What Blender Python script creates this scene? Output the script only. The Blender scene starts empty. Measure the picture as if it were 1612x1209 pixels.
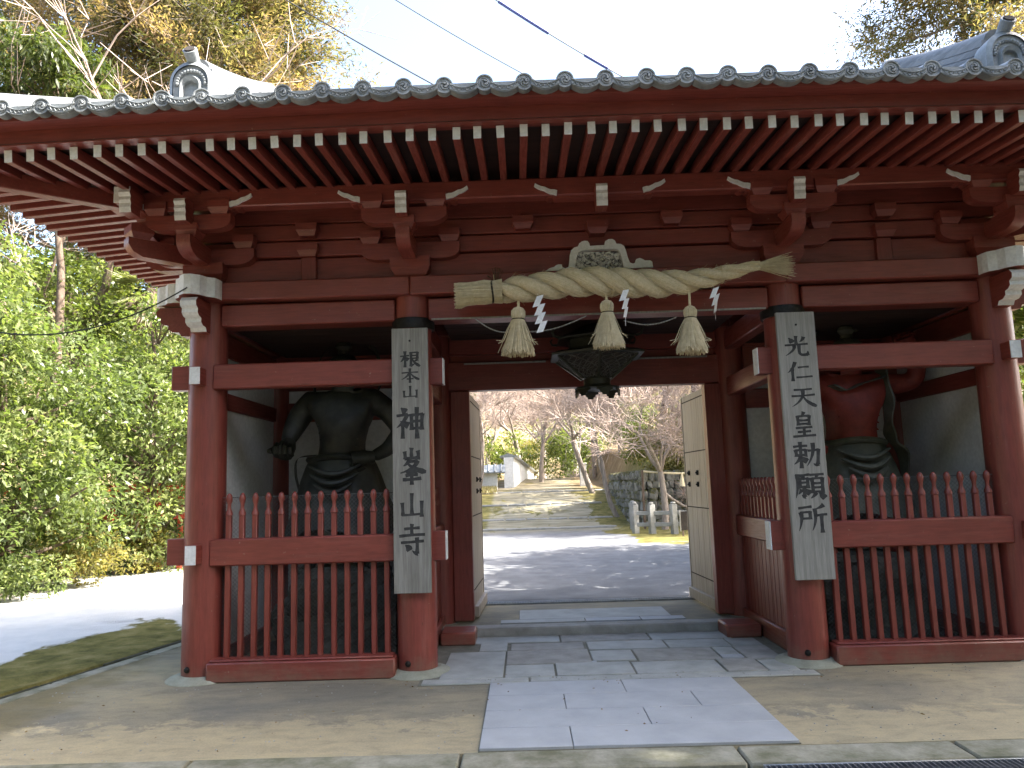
import bpy, math, random
import numpy as np
from mathutils import Vector, Matrix

random.seed(7)
RNG = np.random.default_rng(11)
SC = bpy.context.scene
COL = SC.collection
PI = math.pi

# ------------------------------------------------------------------ camera
def make_camera():
    yaw, pitch, roll = 0.012, 0.1313, -0.0307
    cy, sy, cp, sp = math.cos(yaw), math.sin(yaw), math.cos(pitch), math.sin(pitch)
    f = Vector((-sy * cp, cy * cp, sp)); r = Vector((cy, sy, 0)); u = r.cross(f)
    r2 = r * math.cos(roll) + u * math.sin(roll)
    u2 = u * math.cos(roll) - r * math.sin(roll)
    cam = bpy.data.cameras.new('camera'); ob = bpy.data.objects.new('camera', cam); COL.objects.link(ob)
    m = Matrix((( r2.x, u2.x, -f.x, -0.7122), (r2.y, u2.y, -f.y, -6.8324), (r2.z, u2.z, -f.z, 1.577), (0, 0, 0, 1)))
    ob.matrix_world = m
    cam.sensor_fit = 'HORIZONTAL'; cam.sensor_width = 36.0; cam.lens = 36.0 * 1200.0 / 1612.0
    cam.clip_start = 0.05; cam.clip_end = 2000.0
    SC.camera = ob
make_camera()

# ------------------------------------------------------------------ world, sun, exposure
SUN_EL, SUN_AZ = math.radians(46), math.radians(100)      # azimuth from +Y towards +X
W = bpy.data.worlds.new('World'); SC.world = W; W.use_nodes = True
nt = W.node_tree; nt.nodes.clear()
sky = nt.nodes.new('ShaderNodeTexSky'); sky.sky_type = 'NISHITA'; sky.sun_disc = False
sky.sun_elevation = SUN_EL; sky.sun_rotation = SUN_AZ; sky.air_density = 1.0; sky.dust_density = 4.0; sky.ozone_density = 1.0
bg = nt.nodes.new('ShaderNodeBackground'); bg.inputs[1].default_value = 0.15
wo = nt.nodes.new('ShaderNodeOutputWorld')
nt.links.new(sky.outputs[0], bg.inputs[0]); nt.links.new(bg.outputs[0], wo.inputs[0])
sl = bpy.data.lights.new('sun', 'SUN'); sl.energy = 5.0; sl.angle = math.radians(0.55); sl.color = (1.0, 0.95, 0.87)
so = bpy.data.objects.new('sun', sl); COL.objects.link(so)
sdir = Vector((math.sin(SUN_AZ) * math.cos(SUN_EL), math.cos(SUN_AZ) * math.cos(SUN_EL), math.sin(SUN_EL)))
so.rotation_euler = sdir.to_track_quat('Z', 'Y').to_euler()
vs = SC.view_settings
SC.display_settings.display_device = 'sRGB'
vs.view_transform = 'Standard'; vs.look = 'None'; vs.gamma = 1.0; vs.use_curve_mapping = False
vs.exposure = 2.45

# ------------------------------------------------------------------ materials
def nodes_mat(name):
    m = bpy.data.materials.new(name); m.use_nodes = True
    t = m.node_tree; t.nodes.clear()
    out = t.nodes.new('ShaderNodeOutputMaterial'); b = t.nodes.new('ShaderNodeBsdfPrincipled')
    t.links.new(b.outputs[0], out.inputs[0])
    return m, t, b, out
def pos(t, scale=(1, 1, 1)):
    g = t.nodes.new('ShaderNodeNewGeometry')
    mp = t.nodes.new('ShaderNodeMapping'); mp.inputs['Scale'].default_value = scale
    t.links.new(g.outputs['Position'], mp.inputs[0]); return mp.outputs[0]
def noise(t, vec, scale, detail=5, rough=0.6, dist=0.0):
    n = t.nodes.new('ShaderNodeTexNoise'); n.inputs['Scale'].default_value = scale
    n.inputs['Detail'].default_value = detail; n.inputs['Roughness'].default_value = rough; n.inputs['Distortion'].default_value = dist
    t.links.new(vec, n.inputs['Vector']); return n.outputs['Fac']
def ramp(t, fac, stops, interp='LINEAR'):
    r = t.nodes.new('ShaderNodeValToRGB'); r.color_ramp.interpolation = interp
    el = r.color_ramp.elements
    while len(el) > 1: el.remove(el[-1])
    el[0].position = stops[0][0]; el[0].color = (*stops[0][1], 1)
    for p, c in stops[1:]:
        e = el.new(p); e.color = (*c, 1)
    t.links.new(fac, r.inputs[0]); return r.outputs[0]
def mix(t, fac, a, b, mode='MIX'):
    m = t.nodes.new('ShaderNodeMix'); m.data_type = 'RGBA'; m.blend_type = mode
    for sock, v in ((m.inputs['Factor'], fac), (m.inputs['A'], a), (m.inputs['B'], b)):
        pass
    def setin(s, v):
        if isinstance(v, (int, float)): s.default_value = v
        elif isinstance(v, tuple): s.default_value = (*v, 1)
        else: t.links.new(v, s)
    setin(m.inputs[0], fac); setin(m.inputs[6], a); setin(m.inputs[7], b)
    return m.outputs[2]
def math_n(t, op, a, b=0.0, clamp=False):
    m = t.nodes.new('ShaderNodeMath'); m.operation = op; m.use_clamp = clamp
    for i, v in enumerate((a, b)):
        if isinstance(v, (int, float)): m.inputs[i].default_value = v
        else: t.links.new(v, m.inputs[i])
    return m.outputs[0]
def bump(t, b, h, strength=0.3, dist=0.01):
    n = t.nodes.new('ShaderNodeBump'); n.inputs['Strength'].default_value = strength; n.inputs['Distance'].default_value = dist
    t.links.new(h, n.inputs['Height']); t.links.new(n.outputs[0], b.inputs['Normal'])
def sepxyz(t, vec):
    s = t.nodes.new('ShaderNodeSeparateXYZ'); t.links.new(vec, s.inputs[0]); return s.outputs

def two_tone(name, c1, c2, scale=3, rough=0.6, stretch=(1, 1, 1), fine=60, bstr=0.2, bdist=0.004, lo=0.35, hi=0.65, spec=0.5, c3=None):
    m, t, b, o = nodes_mat(name)
    p = pos(t, stretch)
    n = noise(t, p, scale, 6, 0.62)
    stops = [(lo, c1), (hi, c2)]
    if c3: stops.append((min(hi + 0.15, 1.0), c3))
    c = ramp(t, n, stops)
    f = noise(t, p, fine, 4, 0.6)
    c = mix(t, 0.35, c, ramp(t, f, [(0.3, (0.45, 0.45, 0.45)), (0.7, (1.0, 1.0, 1.0))]), 'MULTIPLY')
    t.links.new(c, b.inputs['Base Color'])
    b.inputs['Roughness'].default_value = rough; b.inputs['Specular IOR Level'].default_value = spec
    bump(t, b, f, bstr, bdist)
    return m

M = {}
def red_paint(name, a, b_, stretch):
    m, t, b, o = nodes_mat(name)
    p = pos(t, stretch); q = pos(t)
    n = noise(t, q, 1.7, 6, 0.65); c = ramp(t, n, [(0.3, a), (0.7, b_)])
    g = noise(t, p, 9, 6, 0.65)                                   # brush and grain streaks
    c = mix(t, 0.42, c, ramp(t, g, [(0.33, (0.42, 0.38, 0.37)), (0.6, (1, 1, 1))]), 'MULTIPLY')
    fade = ramp(t, noise(t, p, 2.6, 6, 0.7), [(0.56, (0, 0, 0)), (0.78, (1, 1, 1))])   # chalky faded streaks
    c = mix(t, math_n(t, 'MULTIPLY', fade, 0.45), c, (0.30, 0.13, 0.10))
    chip = ramp(t, noise(t, q, 30, 4, 0.6), [(0.69, (0, 0, 0)), (0.73, (1, 1, 1))])
    c = mix(t, math_n(t, 'MULTIPLY', chip, 0.8), c, (0.27, 0.16, 0.12))
    crack = ramp(t, noise(t, p, 26, 3, 0.5), [(0.27, (1, 1, 1)), (0.31, (0, 0, 0))])    # open checks along the grain
    c = mix(t, math_n(t, 'MULTIPLY', crack, 0.75), c, (0.035, 0.014, 0.011))
    # splashed mud low on posts and sills, ragged upper edge
    z = sepxyz(t, q)[2]; k = math_n(t, 'SUBTRACT', math_n(t, 'ADD', math_n(t, 'MULTIPLY', noise(t, q, 7, 6, 0.7), 0.55), -0.12), z)
    mud = ramp(t, k, [(0.0, (0, 0, 0)), (0.16, (1, 1, 1))])
    c = mix(t, math_n(t, 'MULTIPLY', mud, 0.5), c, (0.2, 0.13, 0.09))
    t.links.new(c, b.inputs['Base Color'])
    rr = ramp(t, g, [(0.3, (0.5, 0.5, 0.5)), (0.7, (0.28, 0.28, 0.28))]); t.links.new(rr, b.inputs['Roughness'])
    bump(t, b, math_n(t, 'SUBTRACT', g, math_n(t, 'MULTIPLY', crack, 0.7)), 0.35, 0.004)
    return m
RA, RB = (0.19, 0.040, 0.030), (0.25, 0.056, 0.042)
M['red_v'] = red_paint('red_paint_vertical', RA, RB, (6, 6, 0.5))
M['red_h'] = red_paint('red_paint_horizontal', RA, RB, (0.5, 6, 6))
M['red_y'] = red_paint('red_paint_depth', RA, RB, (6, 0.5, 6))
M['white'] = two_tone('white_paint', (0.70, 0.71, 0.71), (0.82, 0.83, 0.84), 9, 0.6, fine=40, bstr=0.15)
M['plaster'] = two_tone('white_plaster', (0.62, 0.63, 0.62), (0.74, 0.75, 0.74), 1.4, 0.9, fine=25, bstr=0.15, spec=0.2)
M['plaster_bright'] = two_tone('white_plaster_far', (0.7, 0.7, 0.68), (0.8, 0.8, 0.78), 1.0, 0.9, fine=10, spec=0.2)
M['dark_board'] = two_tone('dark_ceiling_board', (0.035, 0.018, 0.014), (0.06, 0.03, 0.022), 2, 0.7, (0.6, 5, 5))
M['tile'] = two_tone('grey_roof_tile', (0.17, 0.185, 0.19), (0.30, 0.32, 0.325), 6, 0.48, fine=50, bstr=0.35, c3=(0.40, 0.42, 0.41))
M['tile_ridge'] = two_tone('grey_ridge_tile', (0.13, 0.135, 0.14), (0.25, 0.255, 0.26), 5, 0.55, (1, 0.4, 4), fine=30, bstr=0.3)
M['iron'] = two_tone('black_iron', (0.012, 0.011, 0.011), (0.03, 0.026, 0.024), 30, 0.5, fine=90)
M['iron'].node_tree.nodes['Principled BSDF'].inputs['Metallic'].default_value = 0.6
M['steel'] = two_tone('galvanised_steel', (0.28, 0.3, 0.32), (0.42, 0.44, 0.46), 12, 0.4, fine=80)
M['steel'].node_tree.nodes['Principled BSDF'].inputs['Metallic'].default_value = 0.8
M['bronze'] = two_tone('dark_bronze', (0.022, 0.025, 0.017), (0.05, 0.052, 0.034), 14, 0.45, fine=70, bstr=0.4)
M['straw'] = two_tone('rice_straw', (0.62, 0.53, 0.34), (0.76, 0.67, 0.46), 25, 0.75, fine=160, bstr=0.3, spec=0.25)
M['straw_dark'] = two_tone('rice_straw_core', (0.56, 0.47, 0.30), (0.70, 0.60, 0.41), 40, 0.85, fine=160, bstr=0.5, spec=0.2)
M['paper'] = two_tone('white_paper', (0.82, 0.84, 0.88), (0.86, 0.88, 0.92), 8, 0.8, fine=60)
M['ink'] = two_tone('black_ink', (0.016, 0.016, 0.017), (0.05, 0.05, 0.05), 22, 0.7, fine=120)
M['board'] = two_tone('weathered_signboard', (0.20, 0.19, 0.17), (0.30, 0.29, 0.265), 5, 0.75, (8, 8, 0.35), fine=20, bstr=0.3)
M['board_pale'] = two_tone('pale_signboard', (0.26, 0.25, 0.225), (0.36, 0.345, 0.315), 5, 0.75, (8, 8, 0.35), fine=20, bstr=0.3)
M['door'] = two_tone('pale_door_timber', (0.33, 0.275, 0.215), (0.45, 0.385, 0.31), 4, 0.5, (7, 7, 0.3), fine=18, bstr=0.25)
M['groove'] = two_tone('dark_joint', (0.02, 0.015, 0.012), (0.04, 0.03, 0.025), 10, 0.9)
M['statue_dark'] = two_tone('black_lacquered_wood', (0.014, 0.016, 0.013), (0.045, 0.046, 0.036), 7, 0.58, fine=45, bstr=0.3, c3=(0.09, 0.085, 0.06))
M['statue_red'] = two_tone('red_lacquered_wood', (0.17, 0.022, 0.016), (0.27, 0.04, 0.027), 8, 0.6, fine=45, bstr=0.3)
M['statue_cloth'] = two_tone('grey_green_carved_cloth', (0.05, 0.055, 0.04), (0.11, 0.11, 0.08), 7, 0.6, fine=40, bstr=0.4)
M['rock'] = two_tone('pedestal_rock', (0.05, 0.055, 0.045), (0.15, 0.15, 0.12), 5, 0.85, fine=30, bstr=0.6, bdist=0.02)
M['stone'] = two_tone('old_granite', (0.24, 0.235, 0.21), (0.36, 0.355, 0.33), 5, 0.8, fine=140, bstr=0.5, c3=(0.3, 0.29, 0.22))
M['stone_green'] = two_tone('green_base_stone', (0.25, 0.25, 0.19), (0.33, 0.34, 0.27), 7, 0.8, fine=90, bstr=0.5)
M['granite'] = two_tone('pale_blue_granite', (0.31, 0.33, 0.35), (0.38, 0.40, 0.42), 3, 0.6, fine=260, bstr=0.25)
M['paver'] = two_tone('grey_paving_stone', (0.27, 0.285, 0.26), (0.39, 0.40, 0.38), 3.5, 0.65, fine=180, bstr=0.35)
M['joint'] = two_tone('mortar_joint', (0.13, 0.13, 0.1), (0.2, 0.19, 0.15), 8, 0.95)
M['kerb'] = two_tone('mossy_kerb_stone', (0.12, 0.12, 0.07), (0.3, 0.29, 0.23), 4, 0.9, fine=60, bstr=0.6, c3=(0.36, 0.35, 0.30))
M['wire'] = two_tone('black_cable', (0.012, 0.012, 0.014), (0.02, 0.02, 0.022), 5, 0.5)
M['blue_wire'] = two_tone('blue_sleeve', (0.03, 0.05, 0.22), (0.05, 0.08, 0.3), 5, 0.5)
M['netting'] = two_tone('wire_netting', (0.1, 0.105, 0.1), (0.16, 0.16, 0.15), 9, 0.5)
M['bark'] = two_tone('brown_bark', (0.09, 0.06, 0.042), (0.2, 0.145, 0.105), 6, 0.9, (3, 3, 0.6), fine=40, bstr=0.7, bdist=0.02)
M['bark_pale'] = two_tone('pale_bark', (0.2, 0.16, 0.13), (0.36, 0.31, 0.26), 5, 0.85, (3, 3, 0.6), fine=30, bstr=0.5, bdist=0.01)
M['twig'] = two_tone('pinkish_twigs', (0.4, 0.3, 0.25), (0.54, 0.43, 0.36), 2, 0.8)
M['fence_red'] = two_tone('bright_red_paint', (0.5, 0.06, 0.03), (0.6, 0.1, 0.05), 5, 0.5)
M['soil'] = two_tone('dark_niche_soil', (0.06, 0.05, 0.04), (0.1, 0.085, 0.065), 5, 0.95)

def apron_mat():
    m, t, b, o = nodes_mat('weathered_concrete')
    p = pos(t, (0.8, 1.3, 1)); q = pos(t)
    big = noise(t, p, 0.75, 5, 0.62, 0.6)
    c = ramp(t, big, [(0.36, (0.185, 0.172, 0.135)), (0.50, (0.26, 0.23, 0.16)), (0.62, (0.33, 0.285, 0.185))])
    edge = sepxyz(t, q)
    # ochre mineral crust left along the outer rim of the slab
    rim = math_n(t, 'MULTIPLY_ADD', edge[1], -1.0); rim.node.inputs[2].default_value = -1.05
    rim = math_n(t, 'ADD', rim, math_n(t, 'MULTIPLY', math_n(t, 'SUBTRACT', noise(t, q, 4.5, 7, 0.7, 0.4), 0.5), 2.0))
    rf = ramp(t, rim, [(0.25, (0, 0, 0)), (0.42, (1, 1, 1))])
    c = mix(t, math_n(t, 'MULTIPLY', rf, 0.8), c, (0.39, 0.33, 0.205))
    moss = ramp(t, math_n(t, 'ADD', math_n(t, 'MULTIPLY', edge[0], -1.0), math_n(t, 'MULTIPLY', noise(t, q, 2.2, 6, 0.6), 1.2)), [(0.0, (0, 0, 0)), (1.0, (1, 1, 1))])
    mm = t.nodes.new('ShaderNodeMapRange'); mm.inputs[1].default_value = 4.75; mm.inputs[2].default_value = 5.2
    t.links.new(math_n(t, 'ADD', math_n(t, 'MULTIPLY', edge[0], -1.0), math_n(t, 'MULTIPLY', noise(t, q, 2.2, 6, 0.6), 1.2)), mm.inputs[0])
    c = mix(t, math_n(t, 'MULTIPLY', mm.outputs[0], 0.7), c, (0.15, 0.115, 0.035))
    md = noise(t, pos(t, (0.7, 1.4, 1)), 5.5, 8, 0.72, 0.5)
    c = mix(t, 0.6, c, ramp(t, md, [(0.34, (0.55, 0.56, 0.55)), (0.5, (0.9, 0.9, 0.88)), (0.66, (1.15, 1.1, 1.0))]), 'MULTIPLY')
    sp = noise(t, q, 70, 4, 0.7)
    c = mix(t, 0.45, c, ramp(t, sp, [(0.3, (0.5, 0.5, 0.5)), (0.65, (1, 1, 1))]), 'MULTIPLY')
    dark = ramp(t, noise(t, q, 11, 6, 0.7), [(0.60, (0, 0, 0)), (0.72, (1, 1, 1))])
    c = mix(t, math_n(t, 'MULTIPLY', dark, 0.35), c, (0.11, 0.10, 0.075))
    t.links.new(c, b.inputs['Base Color']); b.inputs['Roughness'].default_value = 0.85
    bump(t, b, sp, 0.4, 0.006)
    return m
M['apron'] = apron_mat()

def ground_mat():
    m, t, b, o = nodes_mat('gravel_and_moss')
    q = pos(t); e = sepxyz(t, q)
    g1 = noise(t, q, 130, 3, 0.7); g2 = noise(t, q, 2.0, 5, 0.6)
    c = ramp(t, g2, [(0.35, (0.17, 0.175, 0.185)), (0.65, (0.24, 0.245, 0.255))])
    c = mix(t, 0.5, c, ramp(t, g1, [(0.3, (0.4, 0.4, 0.4)), (0.65, (1, 1, 1))]), 'MULTIPLY')
    def rng(sock, a, b_):
        r = t.nodes.new('ShaderNodeMapRange'); r.inputs[1].default_value = a; r.inputs[2].default_value = b_
        r.interpolation_type = 'SMOOTHSTEP'; t.links.new(sock, r.inputs[0]); return r.outputs[0]
    sand = ramp(t, g2, [(0.35, (0.58, 0.58, 0.57)), (0.65, (0.68, 0.67, 0.65))])
    sand = mix(t, 0.4, sand, ramp(t, g1, [(0.3, (0.5, 0.5, 0.5)), (0.65, (1, 1, 1))]), 'MULTIPLY')
    c = mix(t, rng(e[1], 16.0, 19.0), c, ramp(t, noise(t, pos(t, (0.5, 2.0, 1)), 1.6, 6, 0.7), [(0.35, (0.16, 0.14, 0.08)), (0.55, (0.3, 0.27, 0.19)), (0.7, (0.4, 0.37, 0.28))]))
    c = mix(t, rng(e[0], -4.2, -4.8), c, sand)
    c = mix(t, rng(e[1], -2.4, -2.7), c, ramp(t, g1, [(0.3, (0.05, 0.05, 0.05)), (0.7, (0.10, 0.098, 0.095))]))  # forecourt coloured dark to cut light bouncing up to the eaves
    # moss cushions: beside the kerb on the left, and on the banks behind the gate
    mn = noise(t, pos(t, (1, 0.6, 1)), 0.9, 6, 0.62, 0.3)
    left = math_n(t, 'MULTIPLY', rng(e[0], -6.9, -5.3), rng(e[1], 5.0, 1.8))
    left = math_n(t, 'MULTIPLY', left, rng(e[0], -4.0, -4.6))
    wob = math_n(t, 'MULTIPLY', math_n(t, 'SUBTRACT', mn, 0.5), 3.0)
    backr = math_n(t, 'MULTIPLY', rng(math_n(t, 'ADD', e[0], wob), 1.2, 2.2), rng(math_n(t, 'ADD', e[1], wob), 10.0, 13.0))
    backl = rng(math_n(t, 'ADD', e[1], wob), 17.0, 19.5)
    pth = math_n(t, 'MULTIPLY', rng(math_n(t, 'ADD', e[0], wob), -2.6, -1.6), rng(math_n(t, 'ADD', e[0], wob), 2.4, 1.4))
    backl = math_n(t, 'MULTIPLY', backl, math_n(t, 'SUBTRACT', 1.0, math_n(t, 'MULTIPLY', pth, 0.5)))
    k = math_n(t, 'MAXIMUM', math_n(t, 'MAXIMUM', left, backr), backl)
    k = math_n(t, 'ADD', math_n(t, 'MULTIPLY', k, 1.5), math_n(t, 'SUBTRACT', math_n(t, 'MULTIPLY', mn, 3.4), 2.25))
    k = rng(k, 0.42, 0.64)
    mc = ramp(t, noise(t, q, 3.2, 6, 0.65), [(0.32, (0.075, 0.075, 0.02)), (0.5, (0.17, 0.15, 0.045)), (0.68, (0.27, 0.225, 0.09))])
    mc = mix(t, 0.4, mc, ramp(t, noise(t, q, 60, 3, 0.6), [(0.3, (0.4, 0.4, 0.4)), (0.65, (1, 1, 1))]), 'MULTIPLY')
    c = mix(t, k, c, mc)
    # leaf litter away from the court
    lit = math_n(t, 'MAXIMUM', math_n(t, 'MULTIPLY', rng(e[1], 24.0, 34.0), math_n(t, 'SUBTRACT', 1.0, math_n(t, 'MULTIPLY', pth, 0.7))), math_n(t, 'MAXIMUM', rng(e[0], -8.3, -10.0), rng(e[0], 5.5, 7.5)))
    c = mix(t, lit, c, ramp(t, noise(t, q, 1.3, 7, 0.7), [(0.3, (0.09, 0.065, 0.03)), (0.55, (0.22, 0.16, 0.09)), (0.7, (0.3, 0.24, 0.15))]))
    t.links.new(c, b.inputs['Base Color']); b.inputs['Roughness'].default_value = 0.95; b.inputs['Specular IOR Level'].default_value = 0.15
    bump(t, b, g1, 0.6, 0.015)
    return m
M['ground'] = ground_mat()

def leaf_mat(name, stops, trans=0.45, rough=0.42, spec=0.5):
    m = bpy.data.materials.new(name); m.use_nodes = True; t = m.node_tree; t.nodes.clear()
    out = t.nodes.new('ShaderNodeOutputMaterial'); b = t.nodes.new('ShaderNodeBsdfPrincipled')
    tr = t.nodes.new('ShaderNodeBsdfTranslucent'); mx = t.nodes.new('ShaderNodeMixShader'); mx.inputs[0].default_value = trans
    a = t.nodes.new('ShaderNodeAttribute'); a.attribute_name = 'tint'
    c = ramp(t, a.outputs['Fac'], stops)
    t.links.new(c, b.inputs['Base Color'])
    lc = mix(t, 1.0, c, (1.35, 1.5, 0.7), 'MULTIPLY'); t.links.new(lc, tr.inputs[0])
    b.inputs['Roughness'].default_value = rough; b.inputs['Specular IOR Level'].default_value = spec
    t.links.new(b.outputs[0], mx.inputs[1]); t.links.new(tr.outputs[0], mx.inputs[2]); t.links.new(mx.outputs[0], out.inputs[0])
    return m
M['leaf'] = leaf_mat('broad_leaves', [(0.0, (0.05, 0.072, 0.022)), (0.5, (0.125, 0.16, 0.055)), (1.0, (0.26, 0.28, 0.11))])
M['leaf_light'] = leaf_mat('light_leaves', [(0.0, (0.06, 0.085, 0.02)), (0.5, (0.13, 0.16, 0.04)), (1.0, (0.24, 0.25, 0.08))])
M['leaf_yellow'] = leaf_mat('yellowish_leaves', [(0.0, (0.09, 0.09, 0.025)), (0.5, (0.18, 0.16, 0.045)), (1.0, (0.28, 0.2, 0.06))])
M['leaf_bamboo'] = leaf_mat('dark_olive_leaves', [(0.0, (0.03, 0.045, 0.012)), (0.5, (0.07, 0.09, 0.024)), (1.0, (0.13, 0.14, 0.045))])
M['cedar'] = leaf_mat('cedar_needles', [(0.0, (0.06, 0.068, 0.026)), (0.4, (0.145, 0.13, 0.065)), (0.7, (0.235, 0.175, 0.10)), (1.0, (0.29, 0.195, 0.115))], 0.4, 0.7, 0.2)
M['palm'] = leaf_mat('palm_fronds', [(0.0, (0.16, 0.12, 0.07)), (0.6, (0.3, 0.24, 0.15)), (1.0, (0.16, 0.2, 0.05))], 0.3)
M['dry_grass'] = leaf_mat('dry_grass', [(0.0, (0.25, 0.2, 0.1)), (1.0, (0.42, 0.36, 0.2))], 0.3, 0.8, 0.2)

# ------------------------------------------------------------------ mesh builder
class MB:
    def __init__(s): s.v = []; s.f = []; s.m = []; s.cur = 0
    def mat(s, i): s.cur = i; return s
    def add(s, vs, fs):
        o = len(s.v); s.v.extend(tuple(map(float, p)) for p in vs)
        for f in fs: s.f.append(tuple(i + o for i in f)); s.m.append(s.cur)
    def box(s, c, d, ch=0.0, rot=None):
        hx, hy, hz = d[0] / 2, d[1] / 2, d[2] / 2
        if ch <= 0:
            vs = [(x, y, z) for x in (-hx, hx) for y in (-hy, hy) for z in (-hz, hz)]
            fs = [(0, 1, 3, 2), (4, 6, 7, 5), (0, 4, 5, 1), (2, 3, 7, 6), (0, 2, 6, 4), (1, 5, 7, 3)]
        else:
            ch = min(ch, hx * .8, hy * .8, hz * .8)
            vs = []; idx = {}
            for sx in (-1, 1):
                for sy in (-1, 1):
                    for sz in (-1, 1):
                        for ax in range(3):
                            p = [sx * hx, sy * hy, sz * hz]
                            for k in range(3):
                                if k != ax: p[k] -= (sx, sy, sz)[k] * ch
                            idx[(sx, sy, sz, ax)] = len(vs); vs.append(p)
            fs = []
            for ax in range(3):
                o = [k for k in range(3) if k != ax]
                for sg in (-1, 1):
                    q = []
                    for a, b in ((-1, -1), (1, -1), (1, 1), (-1, 1)):
                        k = [0, 0, 0]; k[ax] = sg; k[o[0]] = a; k[o[1]] = b; q.append(idx[(*k, ax)])
                    if (sg > 0) == (ax == 1): q.reverse()
                    fs.append(tuple(q))
            for ax in range(3):              # edges parallel to ax
                o = [k for k in range(3) if k != ax]
                for a in (-1, 1):
                    for b in (-1, 1):
                        def key(t, face):
                            k = [0, 0, 0]; k[ax] = t; k[o[0]] = a; k[o[1]] = b; return idx[(*k, face)]
                        q = [key(-1, o[0]), key(1, o[0]), key(1, o[1]), key(-1, o[1])]
                        if (a * b > 0) == (ax != 1): q.reverse()
                        fs.append(tuple(q))
            for sx in (-1, 1):
                for sy in (-1, 1):
                    for sz in (-1, 1):
                        q = [idx[(sx, sy, sz, k)] for k in range(3)]
                        if sx * sy * sz < 0: q.reverse()
                        fs.append(tuple(q))
        if rot is not None: vs = [rot @ Vector(p) for p in vs]
        s.add([(p[0] + c[0], p[1] + c[1], p[2] + c[2]) for p in vs], fs); return s
    def bx(s, x0, x1, y0, y1, z0, z1, ch=0.0):
        return s.box(((x0 + x1) / 2, (y0 + y1) / 2, (z0 + z1) / 2), (abs(x1 - x0), abs(y1 - y0), abs(z1 - z0)), ch)
    def frame_tube(s, path, radii, n=8, caps=True, squash=None):
        P = [Vector(p) for p in path]; k = len(P)
        if not hasattr(radii, '__len__'): radii = [radii] * k
        T = []
        for i in range(k):
            d = P[min(i + 1, k - 1)] - P[max(i - 1, 0)]
            T.append(d.normalized() if d.length > 1e-9 else Vector((0, 0, 1)))
        a = Vector((0, 0, 1)) if abs(T[0].z) < 0.9 else Vector((1, 0, 0))
        N = (a - T[0] * a.dot(T[0])).normalized(); vs = []
        for i in range(k):
            N = N - T[i] * N.dot(T[i]); N.normalize(); B = T[i].cross(N)
            for j in range(n):
                an = 2 * PI * j / n; vs.append(P[i] + (N * math.cos(an) + B * math.sin(an)) * radii[i])
        fs = []
        for i in range(k - 1):
            for j in range(n):
                j2 = (j + 1) % n; fs.append((i * n + j, i * n + j2, (i + 1) * n + j2, (i + 1) * n + j))
        if caps and n > 2:
            fs.append(tuple(range(n - 1, -1, -1))); fs.append(tuple((k - 1) * n + j for j in range(n)))
        s.add(vs, fs); return s
    tube = frame_tube
    def lathe(s, prof, c=(0, 0, 0), n=24, fold=None):
        vs = []; k = len(prof)
        for (r, z) in prof:
            for j in range(n):
                a = 2 * PI * j / n; rr = r * (fold(a, z) if fold else 1)
                vs.append((c[0] + rr * math.cos(a), c[1] + rr * math.sin(a), c[2] + z))
        fs = []
        for i in range(k - 1):
            for j in range(n):
                j2 = (j + 1) % n; fs.append((i * n + j, i * n + j2, (i + 1) * n + j2, (i + 1) * n + j))
        fs.append(tuple(range(n - 1, -1, -1))); fs.append(tuple((k - 1) * n + j for j in range(n)))
        s.add(vs, fs); return s
    def prism(s, poly, a, b, fn, side_mat=None, end_mat=None):
        """poly 2-D points counter-clockwise; fn(u, v, w) -> world; w from a to b"""
        n = len(poly); o = s.cur
        vs = [fn(u, v, a) for u, v in poly] + [fn(u, v, b) for u, v in poly]
        if end_mat is not None: s.cur = end_mat
        s.add(vs, [tuple(range(n - 1, -1, -1)), tuple(range(n, 2 * n))]); s.cur = o
        if side_mat is None: s.add(vs, [(i, (i + 1) % n, n + (i + 1) % n, n + i) for i in range(n)])
        else:
            for i in range(n):
                s.cur = side_mat[i]; s.add(vs, [(i, (i + 1) % n, n + (i + 1) % n, n + i)])
            s.cur = o
        return s
    def grid(s, fn, nu, nv):
        vs = [fn(i / (nu - 1), j / (nv - 1)) for i in range(nu) for j in range(nv)]
        s.add(vs, [(i * nv + j, (i + 1) * nv + j, (i + 1) * nv + j + 1, i * nv + j + 1) for i in range(nu - 1) for j in range(nv - 1)])
        return s
    def mesh(s, name, mats, smooth=True):
        me = bpy.data.meshes.new(name); me.from_pydata(s.v, [], s.f)
        if not isinstance(mats, (list, tuple)): mats = [mats]
        for x in mats: me.materials.append(M[x] if isinstance(x, str) else x)
        if len(mats) > 1: me.polygons.foreach_set('material_index', s.m)
        if smooth:
            me.shade_smooth(); me.set_sharp_from_angle(angle=math.radians(38))
        me.update(); return me
    def build(s, name, mats, parent=None, loc=(0, 0, 0), smooth=True):
        return link(name, s.mesh(name, mats, smooth), parent, loc)

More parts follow.
